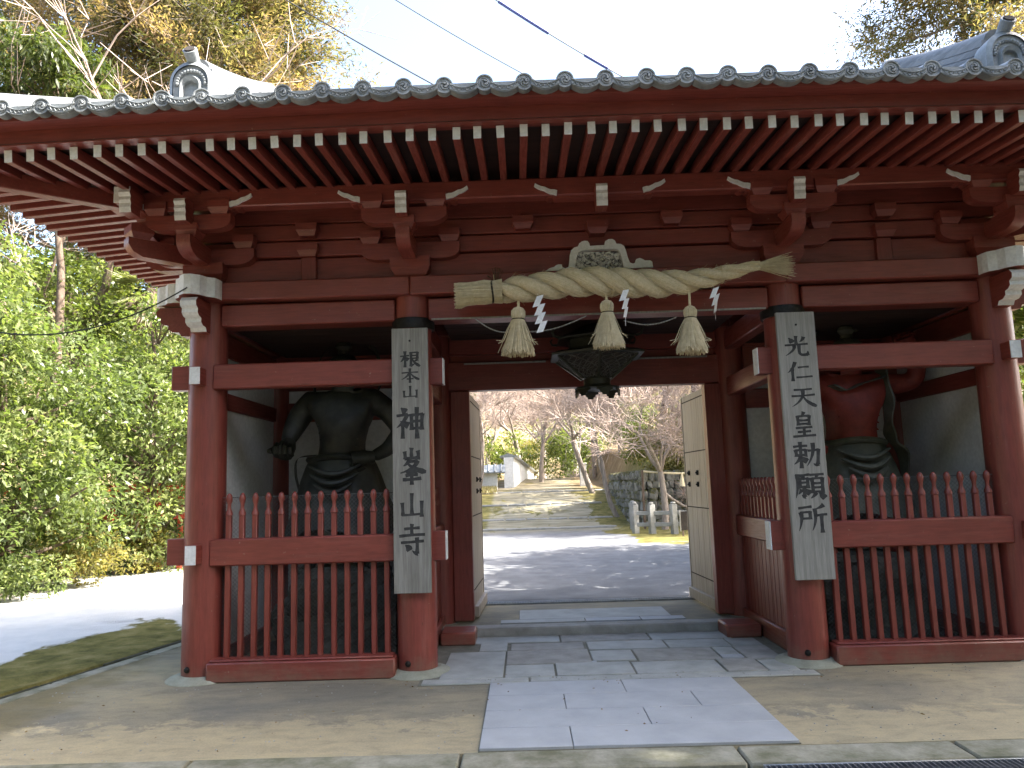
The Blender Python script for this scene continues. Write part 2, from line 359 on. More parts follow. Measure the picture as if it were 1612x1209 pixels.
def link(name, me, parent=None, loc=(0, 0, 0), rot=None):
    o = bpy.data.objects.new(name, me); COL.objects.link(o); o.location = loc
    if rot is not None: o.rotation_euler = rot
    if parent is not None: o.parent = parent
    return o
def tag(o, label=None, cat=None, group=None, kind=None):
    if label: o['label'] = label
    if cat: o['category'] = cat
    if group: o['group'] = group
    if kind: o['kind'] = kind
    return o
def thing(name, label, cat, loc=(0, 0, 0), group=None):
    o = bpy.data.objects.new(name, None); COL.objects.link(o); o.location = loc; o.empty_display_size = 0.2
    return tag(o, label, cat, group)
def np_mesh(name, V, F, mats, tint=None, smooth=False, midx=None):
    """V (n,3), F (m,k) one polygon size"""
    me = bpy.data.meshes.new(name); V = np.asarray(V, np.float32); F = np.asarray(F, np.int32); m, k = F.shape
    me.vertices.add(len(V)); me.vertices.foreach_set('co', V.ravel())
    me.loops.add(m * k); me.loops.foreach_set('vertex_index', F.ravel())
    me.polygons.add(m); me.polygons.foreach_set('loop_start', np.arange(0, m * k, k, dtype=np.int32))
    me.polygons.foreach_set('loop_total', np.full(m, k, np.int32)) if False else None
    if tint is not None:
        at = me.attributes.new('tint', 'FLOAT', 'POINT'); at.data.foreach_set('value', np.asarray(tint, np.float32))
    if not isinstance(mats, (list, tuple)): mats = [mats]
    for x in mats: me.materials.append(M[x])
    if midx is not None: me.polygons.foreach_set('material_index', np.asarray(midx, np.int32))
    if smooth: me.polygons.foreach_set('use_smooth', np.ones(m, bool))
    me.update(calc_edges=True); me.validate(); return me

def nrm(a): return a / np.maximum(np.linalg.norm(a, axis=1, keepdims=True), 1e-9)
def leaf_arrays(C, D, L, Wd, tint, fold=0.25):
    """one folded rhombus per leaf: C centres, D directions"""
    n = len(C); D = nrm(D); up = nrm(RNG.normal(size=(n, 3)) * 0.55 + np.array([0, 0, 1.0]))
    S = nrm(np.cross(D, up)); U = np.cross(S, D)
    L = np.broadcast_to(L, (n,))[:, None]; Wd = np.broadcast_to(Wd, (n,))[:, None]
    b = C - D * L * 0.5; tp = C + D * L * 0.5; mid = C - D * L * 0.05
    V = np.stack([b, mid + S * Wd * 0.5 + U * Wd * fold, tp, mid - S * Wd * 0.5 + U * Wd * fold], 1).reshape(-1, 3)
    F = np.arange(4 * n).reshape(n, 4)
    return V, F, np.repeat(tint, 4)

# ================================================================== SETTING
def sstep(a, b, x):
    t = min(max((x - a) / (b - a), 0.0), 1.0); return t * t * (3 - 2 * t)
def kerb_x(y): return -4.836 + 0.2286 * y
def hills(x, y):
    h = 0.0
    h += 1.25 * sstep(18.5, 30.0, y) + 0.6 * sstep(30, 44, y)                    # the avenue climbs away
    h += 1.75 * sstep(3.6, 4.6, x) * sstep(19.6, 20.4, y)                          # bank above the stone wall
    h += 0.9 * sstep(-2.6, -4.5, x) * sstep(20.0, 26.0, y)
    h += 24.0 * sstep(58, 140, y) + 10 * sstep(9, 40, abs(x + 0.5)) * sstep(10, 45, y)
    return h
def build_ground():
    us = [-400, -200, -110, -70, -50, -38, -30, -24, -19, -16, -14, -12, -10.5, -9.4, -8.5, -7.8, -7.2, -6.7, -6.3, -5.95, -5.65, -5.4, -5.2, -5.06, -4.996, -4.985,
          -4.5, -3.8, -3, -2.4, -1.8, -1.2, -.6, 0, .6, 1.2, 1.8, 2.4, 3, 3.6, 4.0, 4.3, 4.6, 4.98, 4.99, 5.4, 6, 7, 8, 9.5, 11, 13, 16, 20, 25, 32, 42, 60, 90, 150, 250, 400]
    vs_ = [-400, -200, -100, -50, -30, -20, -14, -10, -8, -6, -4.5, -3.4, -2.63, -2.62, -2.0, -1.6, -1.2, -.8, -.4, 0, .4, .8, 1.2, 1.6, 2, 2.4, 2.8, 3.18, 3.19, 3.6, 4, 4.5, 5, 5.6, 6.2, 7, 8, 9, 10,
           11, 12, 13, 14, 15, 16, 17, 18, 18.8, 19.6, 20, 20.4, 21, 22, 23, 24, 25, 26, 28, 30, 32, 35, 38, 42, 46, 50, 56, 62, 70, 80, 92, 106, 122, 140, 170, 220, 300, 400]
    rnd = random.Random(3); V = []
    for u in us:
        for v in vs_:
            fall = 1.0 if -8 < u < -4.4 else (max(0, 1 - (-8 - u) / 4) if u <= -8 else max(0, 1 - (u + 4.4) / 3))
            x = u + 0.2286 * max(min(v, 3.2), -6) * fall
            if -4.99 < u < 4.985 and -2.625 < v < 3.185: z = -0.24
            elif v <= -2.625: z = -0.02
            elif u <= -4.99: z = -0.012 + 0.092 * sstep(3, 9, v) + 0.02 * rnd.uniform(-1, 1) * (1 if u < -5.1 else 0.3)
            elif u >= 4.985: z = -0.03 + 0.11 * sstep(2, 6, v)
            else: z = 0.08
            if v > 3.3: z += hills(x, v) + 0.012 * rnd.uniform(-1, 1)
            V.append((x, v, z))
    nv = len(vs_)
    F = [(i * nv + j, (i + 1) * nv + j, (i + 1) * nv + j + 1, i * nv + j + 1) for i in range(len(us) - 1) for j in range(nv - 1)]
    me = np_mesh('ground', V, F, 'ground', smooth=False)
    tag(link('ground', me), kind='structure')
build_ground()

ap = MB()
ap.prism([(kerb_x(-2.05) + 0.16, -2.05), (4.9, -2.05), (4.9, 1.40), (kerb_x(1.40) + 0.16, 1.40)], -0.2, 0.0, lambda u, v, w: (u, v, w))
ap.prism([(kerb_x(1.40) + 0.16, 1.41), (-3.96, 1.41), (-3.96, 3.0), (kerb_x(3.0) + 0.16, 3.0)], -0.2, 0.0, lambda u, v, w: (u, v, w))
ap.prism([(-3.95, 1.41), (4.9, 1.41), (4.9, 3.0), (-3.95, 3.0)], -0.2, 0.084, lambda u, v, w: (u, v, w))
apron = ap.build('gate_platform', 'apron', smooth=False); tag(apron, kind='structure')

def stones(parent, name, rects, z0, z1, mats, ch=0.006, gap=0.006, jit=0.003, seed=1):
    rnd = random.Random(seed)
    for i, (x0, x1, y0, y1) in enumerate(rects):
        mt = mats if isinstance(mats, str) else mats[rnd.randrange(len(mats))]
        dz = rnd.uniform(-jit, jit)
        cx, cy = (x0 + x1) / 2, (y0 + y1) / 2
        b = MB().box((0, 0, (z0 + z1) / 2 + dz), (x1 - x0 - gap, y1 - y0 - gap, z1 - z0), ch)
        o = b.build(name, mt, parent, (cx, cy, 0)); o.rotation_euler = (0, 0, rnd.uniform(-1, 1) * 0.004)

# kerb stones of the platform: left rim (slanting) and front rim
kerb_root = MB().bx(-5.35, 4.9, -2.36, -2.06, -0.2, -0.05).build('platform_kerb', 'joint'); tag(kerb_root, kind='structure')
yy = -2.3; rk = random.Random(5)
while yy < 2.95:
    L = rk.uniform(0.8, 1.25); y1 = min(yy + L, 3.0); ym = (yy + y1) / 2
    z1 = 0.006
    b = MB().box((0, 0, 0), (0.15, (y1 - yy) * 1.0257 - 0.012, 0.26), 0.012)
    o = b.build('kerb_stone', 'kerb', kerb_root, (kerb_x(ym) + 0.085, ym, z1 - 0.13)); o.rotation_euler = (0, 0, -math.atan(0.2286)); yy = y1
yy = -2.3
M['gutter_shade'] = two_tone('painted_gutter_shade', (0.018, 0.02, 0.008), (0.055, 0.052, 0.022), 5, 0.9, fine=40)  # near-black colour stands in for the shadow inside the gutter
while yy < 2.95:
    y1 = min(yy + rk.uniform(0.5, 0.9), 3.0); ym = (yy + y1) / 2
    o = MB().box((0, 0, 0), (0.05, (y1 - yy) * 1.0257 - 0.01, 0.21), 0.012).build('gutter_shade_strip', 'gutter_shade', kerb_root, (kerb_x(ym) - 0.125 + rk.uniform(-.008, .008), ym, -0.122 + rk.uniform(-.008, .008))); o.rotation_euler = (0, 0, -math.atan(0.2286)); yy = y1  # dark strip added along the far wall as painted gutter shadow
MB().prism([(kerb_x(-2.3) - 0.16, -2.3), (kerb_x(-2.3) + 0.02, -2.3), (kerb_x(3.0) + 0.02, 3.0), (kerb_x(3.0) - 0.16, 3.0)], -0.235, -0.225, lambda u, v, w: (u, v, w)).build('gutter_floor', 'gutter_shade', kerb_root, smooth=False)
xx = -5.2
while xx < 4.85:
    L = rk.uniform(1.0, 1.9); x1 = min(xx + L, 4.9)
    MB().box((0, 0, 0), (x1 - xx - 0.014, 0.285, 0.2), 0.012).build('kerb_stone', 'kerb', kerb_root, ((xx + x1) / 2, -2.2 + rk.uniform(-.004, .004), -0.094 + rk.uniform(-.003, .003))); xx = x1

# new granite mat in front of the passage
mat_root = MB().bx(-1.04, 0.88, -2.045, -0.515, 0.0005, 0.006).build('granite_mat', 'joint'); tag(mat_root, kind='structure')
rects = []
rows = [(-0.90, -0.52, [0.0]), (-1.28, -0.90, [-0.47, 0.47]), (-1.66, -1.28, [0.06]), (-2.04, -1.66, [-0.47])]
for y0, y1, cuts in rows:
    xs = [-1.035] + cuts + [0.875]
    rects += [(xs[i], xs[i + 1], y0, y1) for i in range(len(xs) - 1)]
stones(mat_root, 'granite_slab', rects, 0.002, 0.022, 'granite', 0.003, 0.005, 0.001, 2)

# old paving of the passage
pave = MB().bx(-1.62, 1.62, -0.49, 1.39, 0.0004, 0.004).build('passage_paving', 'joint'); tag(pave, kind='structure')
rects = [(-1.6, -0.72, -0.49, -0.33), (-0.72, 1.6, -0.49, -0.33),
         (-1.47, -0.93, -0.33, 0.66), (-0.93, -0.50, -0.33, 0.10), (-0.50, 0.16, -0.33, 0.12), (0.16, 0.90, -0.33, 0.10), (0.90, 1.24, -0.33, 0.12), (1.24, 1.5, -0.33, 0.06),
         (-0.93, -0.16, 0.10, 0.66), (-0.16, 0.24, 0.18, 0.60), (0.24, 0.98, 0.10, 0.60), (0.98, 1.18, 0.30, 0.60), (1.18, 1.5, 0.06, 0.62),
         (-1.2, -0.92, 0.68, 1.12), (-0.9, -0.18, 0.68, 1.0), (-0.16, 0.6, 0.62, 1.0), (0.6, 1.2, 0.62, 0.98), (1.2, 1.5, 0.64, 1.0),
         (-1.3, -0.4, 1.04, 1.38), (-0.4, 0.5, 1.02, 1.38), (0.5, 1.3, 1.0, 1.38)]
stones(pave, 'paving_stone', rects, 0.0, 0.016, ['paver', 'paver', 'stone'], 0.005, 0.016, 0.003, 4)
stones(pave, 'paving_stone', [(-0.48, -0.12, 0.11, 0.17), (0.98, 1.18, 0.16, 0.28)], 0.0, 0.018, 'granite', 0.003, 0.012, 0.001, 4)

# stone step under the doors with its paving
step = MB().bx(-1.9, 1.9, 1.385, 1.60, -0.1, 0.098, 0.015).build('door_step', 'stone'); tag(step, kind='structure')
stones(step, 'paving_stone', [(-1.02, -0.1, 1.62, 1.82), (-0.1, 0.5, 1.62, 1.82), (0.5, 0.98, 1.62, 1.82), (-0.82, 0.86, 1.82, 2.45)], 0.08, 0.104, ['granite', 'paver', 'granite'], 0.004, 0.008, 0.002, 9)

def grate(name, label, x0, x1, y0, y1, z, n, along_x=True):
    r = thing(name, label, 'drain grate', ((x0 + x1) / 2, (y0 + y1) / 2, z), 'steel drain grates')
    w, d = x1 - x0, y1 - y0
    f = MB()
    for sy in (-1, 1): f.box((0, sy * (d / 2 - 0.006), -0.012), (w, 0.012, 0.03), 0.002)
    for sx in (-1, 1): f.box((sx * (w / 2 - 0.006), 0, -0.012), (0.012, d - 0.026, 0.03), 0.002)
    f.build('frame', 'steel', r)
    bars = MB().box((0, 0, 0), (0.006, d - 0.024, 0.026)).mesh('bar', 'steel')
    for i in range(n): link('bar', bars, r, (-w / 2 + (i + 1) * w / (n + 1), 0, -0.012))
    cr = MB()
    for k in (-1, 0, 1): cr.box((0, k * d * 0.25, -0.014), (w - 0.024, 0.005, 0.012))
    cr.build('cross_rod', 'steel', r)
    MB().bx(-w / 2, w / 2, -d / 2, d / 2, -0.14, -0.13).build('drain_floor', 'groove', r)
grate('drain_grate', 'long steel drain grate across the gravel behind the doorway', -2.0, 1.62, 3.02, 3.17, 0.1, 110)
grate('drain_grate', 'steel drain grate beside the kerb in the front right foreground', 0.55, 1.98, -2.72, -2.38, 0.008, 46)

# ================================================================== GATE
GATE = thing('temple_gate', 'red timber temple gate with grey tiled roof and white rafter ends', 'gate')
CX = [-3.556, -1.68, 1.68, 3.556]
YB = 1.9                                     # rear row of columns
def dz(x): return -0.003 * x * x
BLK, WHT = 0, 1

def column_mesh(h, r=0.172):
    return MB().lathe([(r - 0.012, 0.0), (r, 0.015), (r, 0.4), (r * 0.995, h * 0.5), (r * 0.955, h)], n=28).mesh('column', 'red_v')
cm = column_mesh(3.27)
bs = MB().lathe([(0.30, -0.10), (0.295, 0.0), (0.27, 0.018), (0.215, 0.03), (0.20, 0.042)], n=30).mesh('base_stone', 'stone_green')
bolt = MB().lathe([(0.026, 0), (0.026, 0.01), (0.018, 0.022), (0.0, 0.026)], n=12).mesh('bolt', 'iron')
for j, y in enumerate((0.0, YB)):
    for x in CX:
        c = link('column', cm, GATE, (x, y, 0.03 if j == 0 else 0.07))
        link('base_stone', bs, c, (0, 0, -0.026))
        if j == 0:
            b = link('bolt', bolt, c, (-0.06, -0.16, 0.075), (PI / 2, 0, -0.35))
        if j == 0 and abs(x) < 2:            # dark metal collar above the signboard
            MB().lathe([(0.168, -0.035), (0.19, -0.035), (0.195, 0.03), (0.185, 0.06), (0.166, 0.06)], n=28).build('collar', 'iron', c, (0, 0, 3.0))

# ---- rails with their noses, sills, pickets
def part_box(name, x0, x1, y0, y1, z0, z1, mat='red_h', ch=0.012, parent=GATE):
    c = ((x0 + x1) / 2, (y0 + y1) / 2, (z0 + z1) / 2)
    return MB().box((0, 0, 0), (x1 - x0, y1 - y0, z1 - z0), ch).build(name, mat, parent, c)
picket = MB()
picket.box((0, 0, 0.0), (0.047, 0.045, 1.22), 0.006)
picket.lathe([(0.034, 0.61), (0.03, 0.635), (0.017, 0.665), (0.017, 0.705), (0.027, 0.735), (0.029, 0.755), (0.022, 0.785), (0.010, 0.80), (0.0, 0.803)], n=10)
pick_me = picket.mesh('picket', 'red_v')
for sgn in (-1, 1):
    xa, xb = (CX[0], CX[1]) if sgn < 0 else (CX[2], CX[3])
    inner = xb if sgn < 0 else xa; outer = xa if sgn < 0 else xb
    i0, i1 = xa + 0.115, xb - 0.165
    if sgn > 0: i0, i1 = xa + 0.165, xb - 0.115
    part_box('sill', i0, i1, -0.215, -0.03, 0.0, 0.165)
    part_box('picket_rail', i0 + .02, i1 - .02, -0.20, -0.05, 0.166, 0.185)
    for (z0, z1, nm) in ((0.955, 1.185, 'middle_rail'), (2.50, 2.72, 'upper_rail')):
        part_box(nm, xa + 0.10, xb - 0.10, -0.155, -0.015, z0, z1)
        # noses: the rail passes through the columns, end grain painted white
        nose = MB(); ox = outer + sgn * 0.31; nx = inner - sgn * 0.265
        nose.bx(min(ox, outer), max(ox, outer), -0.065, 0.065, z0 + 0.01, z1 + 0.01, 0.006)
        nose.build('rail_nose', 'red_h', GATE)
        nose = MB(); nose.bx(min(nx, inner), max(nx, inner), -0.075, 0.065, z0 - .01, z1 + 0.01, 0.006)
        nose.mat(1).bx(min(nx, nx - sgn * 0.008), max(nx, nx - sgn * 0.008), -0.071, 0.061, z0 - .006, z1 + 0.006)
        nose.build('rail_nose', ['red_h', 'white'], GATE)
        side = MB(); side.bx(outer - .046, outer + .046, -0.29, 0, z0 + .03, z1 - .04, 0.005)
        side.mat(1).bx(outer - .046, outer + .046, -0.298, -0.29, z0 + .03, z1 - .04)
        side.build('rail_nose', ['red_y', 'white'], GATE)
    n = 13
    for k in range(n):
        x = xa + 0.245 + (xb - xa - 0.49) * k / (n - 1)
        link('picket', pick_me, GATE, (x, -0.085 + random.uniform(-.004, .004), 0.775), (0, 0, random.uniform(-.03, .03)))
    # passage side: solid boards below, pickets above, rails
    part_box('sill', inner - 0.06, inner + 0.06, 0.14, YB - 0.12, 0.0, 0.18, 'red_y')
    part_box('middle_rail', inner - 0.07, inner + 0.07, 0.12, YB - 0.12, 0.955, 1.175, 'red_y')
    part_box('upper_rail', inner - 0.07, inner + 0.07, 0.12, YB - 0.12, 2.50, 2.71, 'red_y')
    for k in range(5):
        y0 = 0.15 + k * 0.316
        part_box('side_board', inner - 0.02, inner + 0.02, y0, y0 + 0.31, 0.182, 0.953, 'red_v', 0.004)
    for k in range(13):
        link('picket', pick_me, GATE, (inner, 0.24 + k * 0.118, 0.775), (0, 0, 0))
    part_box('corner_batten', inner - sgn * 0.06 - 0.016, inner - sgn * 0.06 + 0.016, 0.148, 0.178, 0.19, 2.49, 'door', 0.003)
    # wire netting behind the pickets
    net = MB(); w = xb - xa - 0.36; h = 1.36
    q = 0.036; rr = 0.0011
    k = -h
    while k < w:
        for dr in (1, -1):
            u0, u1 = max(k, 0), min(k + h, w)
            za, zb = (u0 - k, u1 - k) if dr > 0 else (h - (u0 - k), h - (u1 - k))
            if u1 > u0: net.tube([(xa + .18 + u0, -0.045, 0.18 + za), (xa + .18 + u1, -0.045, 0.18 + zb)], rr, 3, False)
        k += q
    net.tube([(xa + .17, -0.045, 0.18 + h), (xb - .17, -0.045, 0.18 + h)], 0.003, 5)
    o = net.build('wire_netting', 'netting', GATE, smooth=False); o['kind'] = 'stuff'

# ---- niche walls, ceiling, floor
for sgn in (-1, 1):
    xo = sgn * 3.556; xi = sgn * 1.68
    a, b = sorted((xo - sgn * 0.03, xo + sgn * 0.03))
    part_box('side_wall', a, b, 0.16, YB - 0.16, 0.0, 3.08, 'plaster', 0)
    for (z0, z1) in ((2.36, 2.52), (0.0, 0.17), (2.86, 3.08)):
        part_box('wall_rail', a - 0.03, b + 0.03, 0.15, YB - 0.15, z0, z1, 'red_y')
    a, b = sorted((xo - sgn * 0.15, xi + sgn * 0.15))
    part_box('back_wall', a, b, YB - 0.03, YB + 0.03, 0.08, 3.08, 'plaster', 0)
    for (z0, z1) in ((2.36, 2.58), (0.08, 0.25), (2.72, 3.08)):
        part_box('wall_rail', a, b, YB - 0.065, YB + 0.065, z0, z1, 'red_h')
    for k in range(9):
        y0 = 0.1 + k * 0.2
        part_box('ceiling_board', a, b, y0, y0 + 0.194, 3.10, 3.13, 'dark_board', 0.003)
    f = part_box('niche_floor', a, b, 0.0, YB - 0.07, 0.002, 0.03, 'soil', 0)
for k in range(9):
    y0 = 0.1 + k * 0.2
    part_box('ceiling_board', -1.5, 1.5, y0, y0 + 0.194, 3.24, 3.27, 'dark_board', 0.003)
for x in (-1.68, 1.68):
    part_box('cross_beam', x - 0.07, x + 0.07, 0.15, YB - 0.15, 3.03, 3.24, 'red_y')

# ---- head beams and plate
for i in range(3):
    for y in (0.0, YB):
        part_box('head_beam', CX[i] + 0.15, CX[i + 1] - 0.15, y - 0.115, y + 0.115, 3.07, 3.272, 'red_h')
    part_box('plate_beam', CX[i] + (0 if i else -0.02), CX[i + 1] - 0.003 + (0.02 if i == 2 else 0), -0.205, 0.19, 3.29, 3.462, 'red_h')
    part_box('plate_beam', CX[i], CX[i + 1] - 0.003, YB - 0.19, YB + 0.19, 3.29, 3.462, 'red_h')
part_box('lit_edge_strip', -1.5, 1.5, -0.128, -0.116, 3.066, 3.082, 'board_pale', 0.002)  # pale strip stands in for the lit lower edge of the beam
for sgn in (-1, 1):
    part_box('plate_beam', sgn * 3.556 - 0.19, sgn * 3.556 + 0.19, 0.195, YB - 0.195, 3.29, 3.46, 'red_y')
    part_box('head_beam', sgn * 3.556 - 0.1, sgn * 3.556 + 0.1, 0.15, YB - 0.15, 3.09, 3.27, 'red_y')

# corner noses: white ogee plate ends and curled beam noses, to the front and to the side
def nose_plate(rot, x, y):
    poly = [(-0.19, 0.0)]
    pts = [(-0.19, -0.06), (-0.175, -0.12), (-0.12, -0.165), (-0.09, -0.235), (-0.03, -0.285), (0.03, -0.285), (0.09, -0.235), (0.12, -0.165), (0.175, -0.12), (0.19, -0.06)]
    poly += pts + [(0.19, 0.0)]
    m = MB(); sm = [1] * (len(poly) - 1) + [0]
    m.prism(poly, 3.288, 3.464, lambda u, v, w: (u, v, w), sm, 0)
    o = m.build('plate_nose', ['red_h', 'white'], GATE, (x, y, 0)); o.rotation_euler = (0, 0, rot)
def nose_beam(rot, x, y):
    # profile in (depth, height): curls down and back
    prof = [(0.0, 3.272), (-0.30, 3.272), (-0.335, 3.235), (-0.33, 3.195), (-0.29, 3.175), (-0.295, 3.14), (-0.265, 3.115), (-0.22, 3.105), (-0.22, 3.07), (-0.18, 3.045), (-0.12, 3.04), (-0.10, 3.005), (0.0, 3.0)]
    m = MB(); sm = [0] + [1] * 10 + [0, 0]
    m.prism(prof, -0.07, 0.07, lambda u, v, w: (w, u, v), sm, 0)
    o = m.build('beam_nose', ['red_y', 'white'], GATE, (x, y, 0)); o.rotation_euler = (0, 0, rot)
for sgn in (-1, 1):
    nose_plate(0, sgn * 3.556, -0.206); nose_plate(sgn * PI / 2, sgn * (3.556 + 0.195), 0.0)
    nose_beam(0, sgn * 3.556, -0.13); nose_beam(sgn * PI / 2, sgn * (3.556 + 0.13), 0.0)

# ---- wall of stacked beams above the plate
for (z0, z1, y0) in ((3.464, 3.70, -0.05), (3.712, 3.86, -0.075), (3.872, 4.02, -0.075), (4.03, 4.42, -0.06)):
    part_box('wall_beam', -3.65, 3.65, y0, 0.06, z0, z1, 'red_h', 0.01)
    for sgn in (-1, 1):
        a, b = sorted((sgn * 3.556 - sgn * 0.05, sgn * 3.556 - sgn * y0))
        part_box('wall_beam', a, b, 0.062, YB, z0, z1, 'red_y', 0.01)
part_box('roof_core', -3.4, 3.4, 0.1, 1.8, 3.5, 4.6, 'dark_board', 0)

# ---- bracket sets
def tapered_block(w, d, h):
    m = MB(); h1 = h * 0.45; k = 0.72
    pr = [(w * k / 2, d * k / 2, 0), (w / 2 * 0.9, d / 2 * 0.9, h1 * 0.7), (w / 2, d / 2, h1), (w / 2, d / 2, h)]
    vs = []
    for a, b, z in pr: vs += [(-a, -b, z), (a, -b, z), (a, b, z), (-a, b, z)]
    fs = [(3, 2, 1, 0)]
    for i in range(len(pr) - 1):
        for j in range(4): fs.append((i * 4 + j, i * 4 + (j + 1) % 4, (i + 1) * 4 + (j + 1) % 4, (i + 1) * 4 + j))
    fs.append((12, 13, 14, 15)); m.add(vs, fs); return m
big_block = tapered_block(0.36, 0.36, 0.19).mesh('bearing_block', 'red_h', False)
small_block = tapered_block(0.19, 0.19, 0.115).mesh('small_block', 'red_h', False)
def boat(half, h):
    """bracket arm outline: flat top, ends rounded up from below"""
    p = [(-half, h), (-half, h * 0.55)]
    for k in range(1, 7):
        a = k / 6 * PI / 2; p.append((-half + (1 - math.cos(a)) * 0.15, h * 0.55 - math.sin(a) * h * 0.55))
    q = [(-u, v) for u, v in reversed(p)]
    return p + q
arm_me = MB().prism(boat(0.45, 0.15), -0.06, 0.06, lambda u, v, w: (u, -w, v)).mesh('bracket_arm', 'red_h')
arm2_me = MB().prism(boat(0.37, 0.135), -0.055, 0.055, lambda u, v, w: (u, -w, v)).mesh('bracket_arm', 'red_h')
arm_y_me = MB().prism([(0.0, 0.0), (0.0, 0.16), (-0.54, 0.16), (-0.54, 0.10), (-0.52, 0.055), (-0.47, 0.02), (-0.40, 0.0)], -0.06, 0.06, lambda u, v, w: (w, u, v)).mesh('bracket_arm', 'red_y')
def top_arm(half=0.565):
    # slender top arm whose ends sweep up; the swept undersides are painted white
    n = 8; top = [(-half, 0.085), (half, 0.085)]
    low_l, low_r = [], []
    for k in range(n + 1):
        a = k / n; u = -half + 0.012 + a * 0.17; v = 0.085 - 0.085 * math.sin(a * PI / 2) ** 0.8 - (0.008 * math.sin(a * PI * 4) if 0 < k < n else 0)
        low_l.append((u, v))
    low_r = [(-u, v) for u, v in reversed(low_l)]
    poly = [top[0]] + low_l[1:] + low_r[:-1] + [top[1]]
    nl = len(poly); sm = [0] * nl
    return MB().prism(poly, -0.055, 0.055, lambda u, v, w: (u, -w, v), sm, 0).mesh('top_arm', ['red_h', 'white'])
top_me = top_arm()
def white_tip(sg):
    # white painted face plate on the swept end (seen from the front)
    pts = []
    n = 7
    for k in range(n + 1):
        a = k / n; pts.append((0.375 + a * 0.19, 0.012 + 0.085 * a ** 1.25 + 0.004 * math.sin(a * 14)))
    up = [(u - 0.008, v + 0.045 - 0.018 * i / n) for i, (u, v) in enumerate(pts)]
    poly = pts + list(reversed(up))
    if sg < 0: poly = [(-u, v) for u, v in reversed(poly)]
    return MB().prism(poly, -0.092, -0.071, lambda u, v, w: (u, w, v)).mesh('white_tip', 'white')
tip_me = {1: white_tip(1), -1: white_tip(-1)}
nose_front = MB()
prof = [(0.0, 0.0), (0.0, 0.20), (-0.14, 0.20), (-0.175, 0.185), (-0.185, 0.16), (-0.165, 0.13), (-0.172, 0.10), (-0.158, 0.075), (-0.163, 0.04), (-0.15, 0.0)]
nose_front.prism(prof, -0.048, 0.048, lambda u, v, w: (w, u, v), [0, 0, 1, 1, 1, 1, 1, 1, 1, 0], 0)
nose_front_me = nose_front.mesh('bracket_nose', ['red_y', 'white'])
PY = -0.45                                    # eave purlin line
def bracket(x, base=True):
    if base:
        link('bearing_block', big_block, GATE, (x, -0.0, 3.464))
        link('bracket_arm', arm_me, GATE, (x, -0.09, 3.635))
        link('bracket_arm', arm_y_me, GATE, (x, -0.05, 3.625))
        for d in (-0.36, 0.36): link('small_block', small_block, GATE, (x + d, -0.09, 3.787))
        link('small_block', small_block, GATE, (x, PY, 3.787))
        link('bracket_arm', arm2_me, GATE, (x, PY, 3.79 + 0.06))
        for d in (-0.275, 0.275): link('small_block', small_block, GATE, (x + d, PY, 3.925 + 0.06))
        link('bracket_nose', nose_front_me, GATE, (x, PY - 0.05, 3.885))
        za = 4.09
    else:
        link('small_block', small_block, GATE, (x, -0.12, 3.80)); link('bracket_nose', nose_front_me, GATE, (x, PY - 0.05, 3.885))
        link('small_block', small_block, GATE, (x, PY + .0, 3.79)) if False else None
        za = 4.09
    t = link('top_arm', top_me, GATE, (x, PY, za - 0.07))
    for sg in (-1, 1): link('white_tip', tip_me[sg], t, (0, 0, 0))
for x in CX: bracket(x)
bracket(0.02, False)
# side-bay struts with a bearing block each
for x in (-2.62, 2.62):
    part_box('strut', x - 0.07, x + 0.07, -0.09, -0.052, 3.464, 3.70, 'red_v', 0.006)
    link('small_block', small_block, GATE, (x, -0.06, 3.70)); link('small_block', small_block, GATE, (x, -0.09, 3.88))
for x in (-0.65, 0.70):
    link('small_block', small_block, GATE, (x, -0.09, 3.88))
# diagonal corner arms under the hip rafters
for sgn in (-1, 1):
    m = MB().prism([(0.0, 0.0), (0.0, 0.16), (-0.74, 0.16), (-0.74, 0.10), (-0.70, 0.04), (-0.62, 0.0)], -0.06, 0.06, lambda u, v, w: (w, u, v))
    o = m.build('corner_arm', 'red_y', GATE, (sgn * 3.556, 0, 3.63)); o.rotation_euler = (0, 0, sgn * PI / 4)
    link('small_block', small_block, GATE, (sgn * (3.556 + 0.45), PY, 3.787), (0, 0, PI / 4))
    a = link('bracket_nose', nose_front_me, GATE, (sgn * (3.556 + 0.37), PY - 0.24, 3.90))
    # side elevation set
    for (yy_, first) in ((0.0, True), (YB, False)):
        link('bracket_arm', arm_y_me, GATE, (sgn * 3.6, yy_, 3.625), (0, 0, sgn * PI / 2))
        link('bracket_arm', arm2_me, GATE, (sgn * (3.556 + 0.45), yy_, 3.85), (0, 0, PI / 2))
        link('small_block', small_block, GATE, (sgn * (3.556 + 0.45), yy_, 3.787))
        for d in (-0.275, 0.275): link('small_block', small_block, GATE, (sgn * (3.556 + 0.45), yy_ + d, 3.985))
        t = link('top_arm', top_me, GATE, (sgn * (3.556 + 0.45), yy_, 4.02), (0, 0, sgn * PI / 2))
        for sg in (-1, 1): link('white_tip', tip_me[sg], t, (0, 0, 0))
        link('bracket_nose', nose_front_me, GATE, (sgn * (3.556 + 0.45), yy_, 3.885), (0, 0, sgn * PI / 2))

